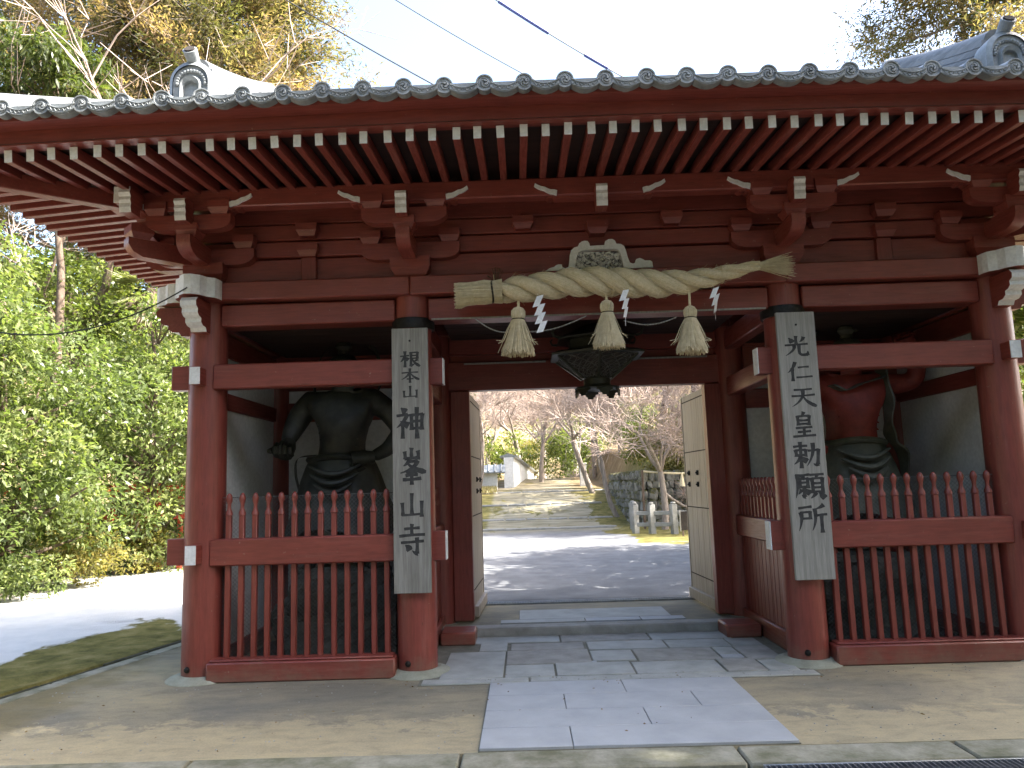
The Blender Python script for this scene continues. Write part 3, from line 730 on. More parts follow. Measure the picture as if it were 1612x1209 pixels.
# frog-leg strut carved over the passage
kz = lambda u, v: ((u - 788) * 0.000685, (500 - v) * 0.000685)
outer_pts = [(85, 500), (140, 465), (200, 450), (225, 428), (255, 418), (300, 420), (308, 455), (345, 474), (385, 458), (400, 400), (412, 290), (432, 235), (470, 198), (520, 185), (540, 145), (575, 118), (610, 110), (650, 114),
         (672, 145), (680, 184), (775, 180), (870, 178), (882, 125), (925, 100), (975, 98), (1008, 120), (1028, 165), (1085, 170), (1125, 200), (1148, 265), (1165, 350), (1190, 425), (1230, 442), (1265, 428), (1275, 382), (1320, 368), (1360, 385), (1390, 405), (1455, 405), (1482, 425), (1490, 500)]
inner_pts = [(1105, 500), (1095, 400), (1072, 295), (1045, 248), (1010, 235), (940, 232), (780, 228), (640, 236), (570, 245), (520, 275), (500, 330), (480, 430), (470, 500)]
poly = [kz(*p) for p in outer_pts + inner_pts]; poly.reverse()
FR = MB().prism(poly, -0.03, 0.03, lambda u, v, w: (u, -w, v), None, None).build('frog_leg_strut', 'white', GATE, (0.02, -0.17, 3.463))
def carved(u, v):
    x, z = -0.21 + 0.42 * u, 0.002 + 0.172 * v
    y = -0.012 * (math.sin(u * 23 + v * 9) * math.cos(v * 17 - u * 6) + 0.8 * math.sin(u * 41 + 2 * math.cos(v * 19)))
    edge = min(u, 1 - u, v, 1 - v); return (x, y * min(1, edge * 8) + 0.015, z)
def carve_mat():
    m, t, b, o = nodes_mat('flaking_white_carving')
    q = pos(t); n = noise(t, q, 26, 6, 0.7, 0.8)
    t.links.new(ramp(t, n, [(0.40, (0.05, 0.052, 0.06)), (0.48, (0.3, 0.3, 0.3)), (0.54, (0.66, 0.66, 0.63))]), b.inputs['Base Color'])
    b.inputs['Roughness'].default_value = 0.8; return m
M['carve'] = carve_mat()
cg = MB().grid(carved, 44, 24); cg.build('carving', 'carve', FR)

# ---- purlins, rafters, eave boards
part_box('eave_purlin', -4.23, 4.23, PY - 0.07, PY + 0.07, 4.04, 4.205, 'red_h')
for sgn in (-1, 1):
    xs_ = sgn * (3.556 + 0.45)
    m = MB().box((0, 0, 0), (0.14, 3.4, 0.14), 0.008); m.mat(1).bx(-0.068, 0.068, -1.709, -1.7005, -0.068, 0.068)
    m.build('eave_purlin', ['red_y', 'white'], GATE, (xs_, 0.95, 4.137 + dz(4)))
RS = 0.1666
def rafter_mesh(L, end=True):
    m = MB(); m.bx(-0.028, 0.028, -L, 0, -0.045, 0.045, 0.004)
    if end: m.mat(1).bx(-0.0285, 0.0285, -L - 0.004, -L - 0.0005, -0.0455, 0.0455)
    return m.mesh('rafter', ['red_y', 'white'])
rm_full = rafter_mesh(1.62)
slope = math.atan2(0.085, 1.05)
RY, RZ = -1.50, 4.165                          # rafter tip
x = -1.805 - 19 * RS
while x < 4.98:
    if abs(x) <= 4.02: me_, L = rm_full, 1.62
    else:
        L = max(1.05 - (abs(x) - 4.006) , 0.10); me_ = rafter_mesh(L)
    cs, sn = math.cos(slope), math.sin(slope)
    o = link('rafter', me_, GATE, (x + random.uniform(-.005, .005), RY + L * cs + random.uniform(-.006, .006), RZ + dz(x) + L * sn + random.uniform(-.003, .003)), (slope, random.uniform(-.03, .03), random.uniform(-.006, .006)))
    x += RS
SX = 5.06                                      # side rafter tip
for sgn in (-1, 1):
    y = -1.40
    while y < 3.32:
        if y < PY: L = max(1.05 - (PY - y), 0.1)
        elif y > YB + 0.45: L = max(1.05 - (y - YB - 0.45), 0.1)
        else: L = 1.5
        o = link('rafter', rafter_mesh(L), GATE, (sgn * (SX - L * math.cos(slope)), y, RZ + dz(5) + L * math.sin(slope)), (slope, 0, sgn * PI / 2))
        y += RS
    # hip rafter: two stacked timbers, white end
    L = math.hypot(5.06 - 3.7, 1.5 + 0.14) + 0.05
    for (yc, s2) in ((PY, 1), (YB + 0.45, -1)):
        m = MB(); m.bx(-0.055, 0.055, -1.86, 0.35, -0.09, 0.05, 0.008); m.mat(1).bx(-0.053, 0.053, -1.868, -1.8605, -0.088, 0.048)
        o = m.build('hip_rafter', ['red_y', 'white'], GATE, (sgn * (3.556 + 0.30), yc + s2 * 0.15, 4.19 + dz(4.2))); o.rotation_euler = (0.045, 0, sgn * PI / 4 if s2 > 0 else sgn * PI * 3 / 4)
# soffit boards above the rafters
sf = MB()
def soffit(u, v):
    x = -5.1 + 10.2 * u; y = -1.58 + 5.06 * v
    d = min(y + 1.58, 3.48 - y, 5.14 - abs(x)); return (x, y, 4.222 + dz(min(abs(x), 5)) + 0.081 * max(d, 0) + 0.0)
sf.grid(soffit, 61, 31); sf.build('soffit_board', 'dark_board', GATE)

def bent_board(name, y0, y1, z0, z1, half, n=24, mat='red_h', axis=0, sgn=1):
    m = MB(); vs = []
    for i in range(n + 1):
        x = -half + 2 * half * i / n
        for (yy_, zz_) in ((y0, z0), (y1, z0), (y1, z1), (y0, z1)):
            if axis == 0: vs.append((x, yy_, zz_ + dz(x)))
            else: vs.append((sgn * yy_, 0.95 + x, zz_ + dz(5.1)))
    fs = []
    for i in range(n):
        for j in range(4):
            q = (i * 4 + j, i * 4 + (j + 1) % 4, (i + 1) * 4 + (j + 1) % 4, (i + 1) * 4 + j); fs.append(q if axis == 0 or sgn < 0 else q[::-1])
    fs += [(0, 1, 2, 3), (n * 4 + 3, n * 4 + 2, n * 4 + 1, n * 4)]
    m.add(vs, fs); return m.build(name, mat, GATE)
bent_board('eave_board', -1.57, -1.46, 4.212, 4.325, 5.14)
bent_board('eave_board', -1.72, -1.55, 4.322, 4.405, 5.24)
for sgn in (-1, 1):
    bent_board('eave_board', 5.04, 5.15, 4.214, 4.323, 2.54, axis=1, sgn=sgn)
    bent_board('eave_board', 5.11, 5.25, 4.321, 4.403, 2.64, axis=1, sgn=sgn)
bent_board('eave_board', 3.50, 3.60, 4.212, 4.40, 5.14)

# ---- tiled roof
ROOF = bpy.data.objects.new('roof', None); COL.objects.link(ROOF); ROOF.parent = GATE
YE = -1.77; XE = 5.32; TS = 0.286
def prof(d): return 4.385 + 0.29 * d + 0.045 * d * d
def tile_row(D, pitch=0.24, r=0.062):
    """half-round cover tiles laid up the slope; local: slope along +v"""
    m = MB(); n = 7; nseg = max(1, int(D / pitch))
    for k in range(nseg):
        d0, d1 = k * pitch, min((k + 1) * pitch + 0.012, D)
        ra, rb = r, r * 0.93
        vs = []
        for d, rr, lift in ((d0, ra, 0.006), (d1, rb, 0.0)):
            for j in range(n):
                a = PI * j / (n - 1); vs.append((rr * math.cos(a), d, prof(d) - prof(0) + lift + rr * math.sin(a) * 0.95))
        fs = [(j, n + j, n + j + 1, j + 1) for j in range(n - 1)] + [tuple(range(n))]
        m.add(vs, fs)
    return m
def pan_row(D, r=0.062):
    m = MB(); n = 6; hw = TS / 2; nseg = max(1, int(D / 0.24)); vs = []; fs = []
    for k in range(nseg):
        d0, d1 = k * 0.24, min((k + 1) * 0.24, D); o = len(vs)
        for d, lift in ((d0, 0.018), (d1, 0.0)):
            for j in range(n + 1):
                u = -hw + 2 * hw * j / n; vs.append((u, d, prof(d) - prof(0) + lift - 0.035 * (1 - (u / hw) ** 2)))
        for j in range(n): fs.append((o + j, o + j + 1, o + n + 1 + j + 1, o + n + 1 + j))
        fs.append(tuple(o + j for j in range(n, -1, -1)))
    m.add(vs, fs); return m
_cache = {}
def row_me(kind, D):
    k = (kind, round(D, 2))
    if k not in _cache:
        _cache[k] = (tile_row(k[1]).mesh('cover_tile_row', 'tile') if kind == 'c' else pan_row(k[1]).mesh('pan_tile_row', 'tile'))
    return _cache[k]
# round end tile with three-comma relief; local face towards -y
et = MB()
def ring(m, prof_, n=24):
    vs = [(r * math.cos(2 * PI * j / n), y, r * math.sin(2 * PI * j / n)) for (r, y) in prof_ for j in range(n)]
    k = len(prof_); fs = [(i * n + j, (i + 1) * n + j, (i + 1) * n + (j + 1) % n, i * n + (j + 1) % n) for i in range(k - 1) for j in range(n)]
    fs.append(tuple((k - 1) * n + j for j in range(n))); m.add(vs, fs)
ring(et, [(0.060, 0.06), (0.064, 0.0), (0.062, -0.012), (0.053, -0.012), (0.049, -0.004), (0.0005, -0.004)])
for q in range(3):
    a0 = q * 2 * PI / 3; path = []; rad = []
    for k in range(9):
        t_ = k / 8; rr = 0.010 + 0.030 * t_ ** 0.8; a = a0 + t_ * 3.4
        path.append((rr * math.cos(a), -0.006, rr * math.sin(a))); rad.append(0.0095 * (1 - t_) + 0.0028)
    et.tube(path, rad, 6)
end_me = et.mesh('end_tile', 'tile')
pt = MB()
def pend(m):
    n = 12; hw = TS / 2 - 0.045; vs = []; depth = 0.02
    for yy_ in (-depth, 0.05):
        for j in range(n + 1):
            u = -hw + 2 * hw * j / n; s_ = 1 - (u / hw) ** 2
            top = -0.012 - 0.030 * s_; bot = top - 0.050 - 0.006 * s_
            vs += [(u, yy_, top), (u, yy_, bot)]
    k = 2 * (n + 1); fs = []
    for j in range(n):
        a = 2 * j
        fs += [(a, a + 1, a + 3, a + 2), (k + a, k + a + 2, k + a + 3, k + a + 1), (a, a + 2, k + a + 2, k + a), (a + 1, k + a + 1, k + a + 3, a + 3)]
    m.add(vs, fs)
    for dv in (0.0075, -0.0425 - 0.012):          # raised rim above and below
        m.tube([(-hw + 2 * hw * j / n, -depth - 0.002, -0.020 - 0.031 * (1 - ((j / n) * 2 - 1) ** 2) + (0 if dv > 0 else -0.036)) for j in range(n + 1)], 0.005, 5)
    for sg in (-1, 1):                            # scrolling vine
        path = []
        for k2 in range(22):
            t_ = k2 / 21; u = sg * (0.006 + t_ * (hw - 0.022)); s_ = 1 - (u / hw) ** 2
            path.append((u, -depth - 0.003, -0.012 - 0.03 * s_ - 0.026 + 0.010 * math.sin(t_ * 15)))
        m.tube(path, 0.0035, 4)
pend(pt)
pend_me = pt.mesh('eave_tile', 'tile')
k = -17
GX = 3.30                                         # gable line
xs_rows = []
while True:
    x = -0.333 + k * TS
    if x > XE - 0.1: break
    if x > -XE + 0.1:
        D = 2.72 if abs(x) < GX else max(0.10, XE - abs(x) - 0.02)
        z = prof(0) + dz(x)
        link('cover_tile_row', row_me('c', D), ROOF, (x, YE, z))
        e = link('end_tile', end_me, ROOF, (x + random.uniform(-.004, .004), YE - 0.005 + random.uniform(-.006, .006), z + 0.008 + random.uniform(-.004, .004))); e.rotation_euler = (random.uniform(-.06, .06), random.uniform(0, 6), random.uniform(-.06, .06))
        xs_rows.append(x)
    xm = x + TS / 2
    if -XE + 0.1 < xm < XE - 0.1:
        Dm = 2.72 if abs(xm) < GX else max(0.10, XE - abs(xm) - 0.02)
        link('pan_tile_row', row_me('p', Dm), ROOF, (xm, YE, prof(0) + dz(xm) + 0.004))
        link('eave_tile', pend_me, ROOF, (xm + random.uniform(-.003, .003), YE + random.uniform(-.006, .006), prof(0) + dz(xm) + 0.03 + random.uniform(-.004, .004)), (random.uniform(-.05, .05), random.uniform(-.02, .02), random.uniform(-.03, .03)))
    k += 1
for sgn in (-1, 1):
    for k in range(20):
        y = YE + 0.12 + k * TS
        if y > 3.6: break
        dd = min(y - YE, 3.67 - y)
        D = min(dd, XE - GX) ; D = max(D, 0.1)
        link('cover_tile_row', row_me('c', D), ROOF, (sgn * XE, y, prof(0) + dz(XE)), (0, 0, sgn * PI / 2))
        link('end_tile', end_me, ROOF, (sgn * (XE + .005), y, prof(0) + dz(XE) + 0.008), (0, 0, sgn * PI / 2))
        ym = y + TS / 2
        if ym < 3.6:
            dd = min(ym - YE, 3.67 - ym); D = max(min(dd, XE - GX), 0.1)
            link('pan_tile_row', row_me('p', D), ROOF, (sgn * XE, ym, prof(0) + dz(XE) + 0.004), (0, 0, sgn * PI / 2))
            link('eave_tile', pend_me, ROOF, (sgn * XE, ym, prof(0) + dz(XE) + 0.03), (0, 0, sgn * PI / 2))
rb = MB()                                         # rear slope and gable walls (mostly hidden)
rb.grid(lambda u, v: (-XE + 2 * XE * u, 3.67 - min(2.72, (2.72 if abs(-XE + 2 * XE * u) < GX else XE - abs(-XE + 2 * XE * u))) * v,
        prof(min(2.72, (2.72 if abs(-XE + 2 * XE * u) < GX else XE - abs(-XE + 2 * XE * u))) * v) + dz(-XE + 2 * XE * u)), 60, 10)
rb.build('rear_slope', 'tile', ROOF)
for sgn in (-1, 1):
    g = MB().prism([(0.30, prof(2.0) - 0.05), (1.6, prof(2.0) - 0.05), (0.95, 5.42)], -0.02, 0.02, lambda u, v, w: (sgn * (GX - 0.25) + w, u, v)); g.build('gable_wall', 'plaster', ROOF)

def ridge(name, pts, w, layers, h, cap_r, parent=ROOF, taper=1.0):
    """stacked flat ridge tiles with a round cap following pts (bottom line)"""
    P = [Vector(p) for p in pts]; n = len(P); root = None
    for L in range(layers):
        m = MB(); vs = []
        ww = (w * (1 - 0.32 * L / max(layers - 1, 1))) / 2; z0 = h * L / layers; z1 = h * (L + 1) / layers - 0.006
        for i, p in enumerate(P):
            d = (P[min(i + 1, n - 1)] - P[max(i - 1, 0)]); d.z = 0; d.normalize(); s_ = Vector((-d.y, d.x, 0)); hh = 1 + (taper - 1) * i / (n - 1)
            for a, zz in ((-ww, z0), (ww, z0), (ww - 0.006, z1), (-ww + 0.006, z1)): vs.append(p + s_ * a + Vector((0, 0, zz * hh)))
        fs = []
        for i in range(n - 1):
            for j in range(4): fs.append((i * 4 + j, i * 4 + (j + 1) % 4, (i + 1) * 4 + (j + 1) % 4, (i + 1) * 4 + j))
        fs += [(3, 2, 1, 0), tuple((n - 1) * 4 + j for j in range(4))]
        m.add(vs, fs); o = m.build('ridge_tile_course' , 'tile_ridge', parent, smooth=False)
    m = MB().tube([p + Vector((0, 0, h * (1 + (taper - 1) * i / (n - 1)) - 0.01)) for i, p in enumerate(P)], cap_r, 12)
    m.build('ridge_cap', 'tile_ridge', parent)
def oni(x, y, z, rotz, s=1.0):
    """arched ridge-end tile with a beaded rim and a projecting bird-perch tile"""
    o = MB(); n = 14
    def arch(w, h, k):
        pts = [(-w, 0)]
        for i in range(k + 1):
            a = PI - PI * i / k; pts.append((w * 0.98 * math.cos(a), h - w * 0.95 + w * 0.95 * math.sin(a)))
        pts.append((w, 0)); return pts
    A, B, C_ = arch(0.185 * s, 0.52 * s, n), arch(0.150 * s, 0.475 * s, n), arch(0.095 * s, 0.39 * s, n)
    def strip(a, b, ya, yb):
        vs = [(u, ya, v) for u, v in a] + [(u, yb, v) for u, v in b]; k = len(a)
        o.add(vs, [(i, i + 1, k + i + 1, k + i) for i in range(k - 1)])
    strip(A, A, 0.16, -0.01); strip(A, B, -0.01, -0.035); strip(B, C_, -0.02, -0.012)
    C2 = arch(0.080 * s, 0.37 * s, n); strip(C_, C2, -0.012, -0.05); D2 = arch(0.060 * s, 0.34 * s, n); strip(C2, D2, -0.05, -0.03)
    o.add([(u, 0.0, v) for u, v in D2], [tuple(range(len(D2)))]); strip(D2, D2, -0.03, 0.0)
    o.add([(u, 0.16, v) for u, v in A], [tuple(range(len(A) - 1, -1, -1))])
    r = o.build('ridge_end_tile', 'tile_ridge' if False else 'tile', ROOF, (x, y, z)); r.rotation_euler = (0, 0, rotz)
    bd = MB().lathe([(0.0, -0.018), (0.012, -0.012), (0.017, 0), (0.012, 0.012), (0.0, 0.018)], n=8).mesh('bead', 'tile')
    mid = [((a[0] * 0.45 + b[0] * 0.55), (a[1] * 0.45 + b[1] * 0.55)) for a, b in zip(B, C_)]
    for i in range(1, len(mid) - 1): link('bead', bd, r, (mid[i][0], -0.02, mid[i][1]))
    for (u, v) in ((mid[0][0], 0.08), (mid[0][0], 0.17), (mid[-1][0], 0.08), (mid[-1][0], 0.17)): link('bead', bd, r, (u, -0.02, v * s))
    t = MB(); p0, p1, p2 = Vector((0, 0.16, 0.47)) * s, Vector((0, 0.03, 0.53)) * s, Vector((0, -0.06, 0.595)) * s
    t.tube([p0, p1, p2], [0.045 * s, 0.05 * s, 0.06 * s], 14, True)
    t.build('perch_tile', 'tile', r)
    ringm = MB(); dvec = (p2 - p1).normalized()
    ringm.tube([p2 + dvec * 0.001, p2 + dvec * 0.012], [0.044 * s, 0.042 * s], 14); ringm.build('perch_tile_face', 'groove', r)
for sgn in (-1, 1):
    xr = sgn * 3.36
    pts = []
    for k in range(13):
        y = -0.78 + (0.95 + 0.78) * k / 12; pts.append((xr, y, prof(y - YE) + dz(3.3) + 0.035))
    ridge('descending_ridge', pts, 0.32, 7, 0.46, 0.085, taper=0.9)
    oni(xr, -0.93, prof(0.84) + dz(3.3) + 0.0, 0.0)
    pts = []
    for k in range(10):
        t_ = k / 9; d = 0.35 + (XE - GX - 0.35) * t_; pts.append((sgn * (XE - d), YE + d, prof(d) + dz(XE - d) + 0.03))
    ridge('hip_ridge', pts, 0.26, 4, 0.19, 0.065)
    p = pts[0]; oni(p[0] + sgn * 0.1, p[1] - 0.1, p[2] - 0.03, sgn * PI / 4, 0.62)
    pts = [(sgn * (XE - (0.35 + (XE - GX - 0.35) * k / 9)), 3.67 - (0.35 + (XE - GX - 0.35) * k / 9), prof(0.35 + (XE - GX - 0.35) * k / 9) - 0.05) for k in range(10)]
    ridge('hip_ridge', pts, 0.26, 4, 0.22, 0.065)
ridge('main_ridge', [(-3.45 + 6.9 * k / 12, 0.95, prof(2.72) - 0.02) for k in range(13)], 0.30, 4, 0.20, 0.07)

# ---- doorway at the rear row: lintels, jambs, doors
YD = YB
part_box('lintel', -1.58, 1.58, YD - 0.09, YD + 0.09, 2.66, 2.99, 'red_h')
part_box('upper_lintel_board', -1.58, 1.58, YD - 0.03, YD + 0.03, 2.995, 3.08, 'red_h', 0.004)
part_box('lit_edge_strip', -1.36, -0.42, YD - 0.115, YD - 0.092, 2.955, 2.975, 'board_pale', 0.002)  # pale strips stand in for light caught along the lintel edge
part_box('lit_edge_strip', 0.62, 1.42, YD - 0.115, YD - 0.092, 2.955, 2.975, 'board_pale', 0.002)
for sgn in (-1, 1):
    jx = -1.40 if sgn < 0 else 1.46
    part_box('door_jamb', min(jx - 0.09, -1.53) if sgn < 0 else jx - 0.09, jx + 0.09, YD - 0.10, YD + 0.06, 0.102, 2.655, 'red_v')
    a, b = sorted((sgn * 1.25, sgn * 1.60))
    part_box('foot_block', a, b, 1.02, 1.384, 0.0, 0.13, 'red_h', 0.015)
    hx = -1.335 if sgn < 0 else 1.44
    D = bpy.data.objects.new('door', None); COL.objects.link(D); D.parent = GATE
    D.location = (hx, YD + 0.065, 0.115); D.rotation_euler = (0, 0, PI / 2 - (0.035 if sgn < 0 else -0.04))
    # local: x along the leaf (away from the hinge), y thickness, z up
    Lw, Hh = 1.13, 2.52; sd = 1 if sgn > 0 else -1        # sd: which local y side faces the passage
    for k in range(5):
        MB().box((0, 0, 0), (Lw / 5 - 0.003, 0.045, Hh), 0.003).build('door_plank', 'door', D, (Lw / 5 * (k + 0.5), 0, Hh / 2))
    for z in (0.30, 1.12, 1.80, 2.44):
        MB().box((0, 0, 0), (Lw - 0.02, 0.006, 0.012)).build('door_joint', 'groove', D, (Lw / 2, sd * 0.0235, z))
    MB().box((0, 0, 0), (Lw, 0.05, 0.12), 0.006).build('bottom_rail', 'door', D, (Lw / 2, sd * 0.045, 0.062))
    MB().box((0, 0, 0), (0.03, 0.06, Hh - 0.004), 0.004).build('edge_strip', 'door', D, (Lw + 0.016, 0, Hh / 2))
    st = MB()
    for q in range(4):
        a = q * PI / 2 + PI / 4; st.lathe([(0.0, -0.004), (0.017, 0), (0.017, 0.01), (0.0, 0.02)], (0.02 * math.cos(a), 0.02 * math.sin(a), 0), 8)
    st.lathe([(0.013, 0), (0.013, 0.02), (0.0, 0.034)], n=8); sm_ = st.mesh('stud', 'iron')
    for u in (0.55, 0.95):
        for z in (1.40, 1.54): link('stud', sm_, D, (u, sd * 0.024, z), (-sd * PI / 2, 0, 0))

# ================================================================== SIGNBOARDS WITH BRUSH LETTERING
# strokes in a 100 x 100 box, y downwards: (profile, points)
KJ = {
 'root': ['n 5,32 45,28', 'n 26,4 26,96', 't 25,36 16,52 4,66', 'd 28,38 42,53', 'n 55,10 56,50 55,90', 't 54,90 64,84 74,76', 'n 55,12 88,10', 'n 88,10 87,46', 'n 57,28 86,27', 'n 57,45 87,44', 't 88,52 80,58 68,64', 'k 62,48 74,70 98,92'],
 'book': ['n 8,32 92,28', 'n 50,3 50,98', 't 48,32 32,56 4,78', 'k 52,32 70,58 98,78', 'n 34,73 67,71'],
 'mount': ['n 50,6 50,86', 'n 14,42 16,88', 'n 14,88 88,84', 'n 87,36 86,94'],
 'god': ['d 20,3 34,15', 'n 5,27 40,23', 't 40,23 26,46 3,66', 'n 24,46 24,99', 'd 28,46 43,59', 'n 54,24 55,72', 'n 53,26 92,23', 'n 92,23 90,72', 'n 56,46 90,45', 'n 55,68 90,67', 'n 73,2 73,100'],
 'peak': ['n 50,0 50,26', 'n 26,10 28,28', 'n 27,29 73,26', 'n 73,8 73,30', 't 42,30 34,42 20,50', 'n 40,38 70,36', 't 70,36 52,56 10,70', 'k 36,42 60,58 99,68', 'n 32,69 68,67', 'n 30,78 70,76', 'n 20,89 82,86', 'n 50,60 50,102'],
 'temple': ['n 24,14 76,11', 'n 50,0 50,34', 'n 6,37 94,33', 'n 12,58 90,54', 'n 67,44 67,92', 't 67,93 60,92 50,84', 'd 27,67 41,82'],
 'light': ['n 50,1 50,38', 'd 22,9 35,29', 't 80,6 74,18 63,29', 'n 6,43 94,38', 't 40,42 36,66 5,93', 'n 60,42 60,82 70,91 92,89', 't 92,90 93,82 94,72'],
 'humane': ['t 34,3 22,34 3,56', 'n 22,35 22,98', 'n 46,30 86,27', 'n 38,81 98,77'],
 'heaven': ['n 16,16 84,13', 'n 6,45 94,40', 't 48,16 42,58 4,95', 'k 50,46 66,72 98,94'],
 'ruler': ['t 52,-2 48,6 42,12', 'n 26,14 28,49', 'n 25,15 75,13', 'n 74,13 72,49', 'n 29,30 71,29', 'n 29,46 71,45', 'n 18,61 82,58', 'n 25,77 76,74', 'n 5,95 95,91', 'n 50,60 50,92'],
 'edict': ['n 4,18 52,15', 'n 28,1 28,100', 'n 10,32 12,55', 'n 9,33 47,31', 'n 46,31 45,55', 'n 12,52 45,51', 't 27,56 18,72 2,86', 'd 30,58 49,75', 'n 56,34 93,30', 'n 93,30 88,86', 't 88,87 80,90 72,84', 't 74,6 70,50 48,94'],
 'wish': ['n 3,8 50,6', 't 8,8 8,50 -1,96', 'd 32,11 24,20', 'n 16,22 17,57', 'n 15,23 45,21', 'n 44,21 43,57', 'n 18,38 43,37', 'n 18,54 43,53', 'n 30,56 30,90', 't 30,91 26,90 20,84', 't 20,64 16,72 8,82', 'd 37,63 49,79', 'n 53,8 99,6', 't 76,8 74,14 69,21', 'n 58,22 60,77', 'n 57,23 95,21', 'n 94,21 93,77', 'n 60,40 93,39', 'n 60,57 93,56', 'n 60,74 93,73', 't 69,78 62,88 50,98', 'd 82,78 99,97'],
 'place': ['n 3,13 48,8', 'n 8,30 43,28', 'n 42,28 42,53', 'n 10,52 42,51', 't 9,30 10,60 -1,98', 't 92,3 80,11 61,18', 't 60,17 60,60 47,98', 'n 62,43 102,38', 'n 83,42 83,104'],
}
def brush(m, glyph, cx, cz, w, h, y, base=0.085, seed=0):
    rnd = random.Random(seed)
    for st in KJ[glyph]:
        kind, rest = st[0], st[2:].split(' ')
        P = [np.array([float(a) for a in p.split(',')]) for p in rest]
        # resample with a quadratic feel
        if len(P) == 2:
            mid = (P[0] + P[1]) / 2 + np.array([rnd.uniform(-1.5, 1.5), rnd.uniform(-1.5, 1.5)]); P = [P[0], mid, P[1]]
        T = np.linspace(0, 1, 9); pts = []
        seg = len(P) - 1
        for t in T:
            if len(P) == 3: pts.append((1 - t) ** 2 * P[0] + 2 * t * (1 - t) * (2 * P[1] - (P[0] + P[2]) / 2) + t * t * P[2])
            else:
                i = min(int(t * seg), seg - 1); f = t * seg - i; pts.append(P[i] * (1 - f) + P[i + 1] * f)
        wid = {'n': lambda t: 1.0 + 0.35 * (abs(2 * t - 1) ** 3) - 0.1, 't': lambda t: 1.15 * (1 - t) ** 0.7 + 0.12, 'k': lambda t: 0.45 + 1.0 * t - 0.9 * max(0, t - 0.88) * 6, 'd': lambda t: 0.35 + 1.4 * math.sin(min(t * 1.9, PI * 0.75))}[kind]
        d0 = P[-1] - P[0]; hor = abs(d0[0]) > abs(d0[1]) * 1.4
        vs = []
        for i, t in enumerate(T):
            a = pts[max(i - 1, 0)]; b = pts[min(i + 1, 8)]; d = b - a; d = d / (np.hypot(*d) + 1e-9); nrm_ = np.array([-d[1], d[0]])
            hw = 100 * base * 0.5 * max(wid(t), 0.12) * (0.78 if hor and kind == 'n' else 1.08) * rnd.uniform(0.93, 1.07)
            ex = d * (-2.2 if i == 0 else (2.2 if i == 8 and kind != 't' else 0))
            for sg in (-1, 1):
                q = pts[i] + nrm_ * hw * sg + ex + np.array([0, -1.2 * sg if i in (0, 8) and hor else 0])
                vs.append((cx + (q[0] - 50) / 100 * w, y - rnd.uniform(0.0003, 0.0006), cz - (q[1] - 50) / 100 * h))
        m.add(vs, [(2 * i, 2 * i + 2, 2 * i + 3, 2 * i + 1) for i in range(8)])
def signboard(label, x0, x1, zb, zt, mat, chars, lean):
    r = thing('signboard', label, 'sign', ((x0 + x1) / 2, -0.2, zb), 'signboards on the front columns')
    w = x1 - x0; h = zt - zb
    b = MB().box((0, 0, h / 2), (w, 0.035, h), 0.004); b.build('board', mat, r)
    MB().lathe([(0.009, 0.0), (0.009, 0.006), (0.0, 0.012)], n=10).build('nail', 'iron', r, (0.0, -0.0175, h - 0.115)).rotation_euler = (PI / 2, 0, 0)
    for i, (g, cx, cz, cw, ch_) in enumerate(chars):
        m = MB(); brush(m, g, cx, cz - zb, cw, ch_, -0.0185, 0.122, i + 3); m.build('brush_letter', 'ink', r, smooth=False)
    r.rotation_euler = (0, lean, 0); return r
signboard('weathered grey signboard with seven black brush characters, on the column left of the doorway', -1.845, -1.525, 0.69, 2.98, 'board',
          [('root', 0.0, 2.70, 0.18, 0.15), ('book', 0.0, 2.555, 0.165, 0.13), ('mount', 0.0, 2.41, 0.15, 0.115), ('god', -0.003, 2.14, 0.255, 0.27), ('peak', 0.004, 1.765, 0.245, 0.30), ('mount', 0.002, 1.43, 0.23, 0.22), ('temple', 0.0, 1.135, 0.24, 0.26)], 0.0)
signboard('paler signboard with seven black brush characters, on the column right of the doorway', 1.55, 1.885, 0.705, 3.01, 'board_pale',
          [('light', -0.01, 2.70, 0.22, 0.185), ('humane', 0.0, 2.48, 0.22, 0.17), ('heaven', 0.015, 2.255, 0.22, 0.185), ('ruler', 0.0, 2.01, 0.21, 0.215), ('edict', 0.005, 1.755, 0.235, 0.22), ('wish', 0.01, 1.49, 0.245, 0.22), ('place', 0.01, 1.22, 0.235, 0.225)], 0.0)

# ================================================================== SACRED ROPE, TASSELS, PAPER
YR = -0.40
axis_pts = [(-1.23, 3.20, 0.118), (-1.13, 3.215, 0.100), (-0.99, 3.225, 0.112), (-0.93, 3.225, 0.10), (-0.80, 3.23, 0.118), (-0.55, 3.255, 0.124), (-0.25, 3.285, 0.13), (0.0, 3.285, 0.132), (0.28, 3.262, 0.13), (0.52, 3.245, 0.122), (0.75, 3.255, 0.105), (0.98, 3.295, 0.082), (1.2, 3.345, 0.058), (1.42, 3.39, 0.038)]
def rope_at(s):
    xs = [p[0] for p in axis_pts]; x = xs[0] + (xs[-1] - xs[0]) * s
    return x, float(np.interp(x, xs, [p[1] for p in axis_pts])) + 0.01, float(np.interp(x, xs, [p[2] for p in axis_pts])) * 0.9
rope = thing('straw_rope', 'thick twisted straw rope tied across the beam above the doorway', 'rope', (0, YR, 3.2))
S0 = 0.115; TW = 3.9
def strand_pt(s, q):
    x, z, r = rope_at(s); f = min(1.0, max(0.0, (s - S0) / 0.06)); ph = TW * 2 * PI * (s - S0) + q * 2 * PI / 3
    off = r * 0.56; return Vector((x, off * math.cos(ph), z - 3.2 + off * math.sin(ph))), r * 0.55
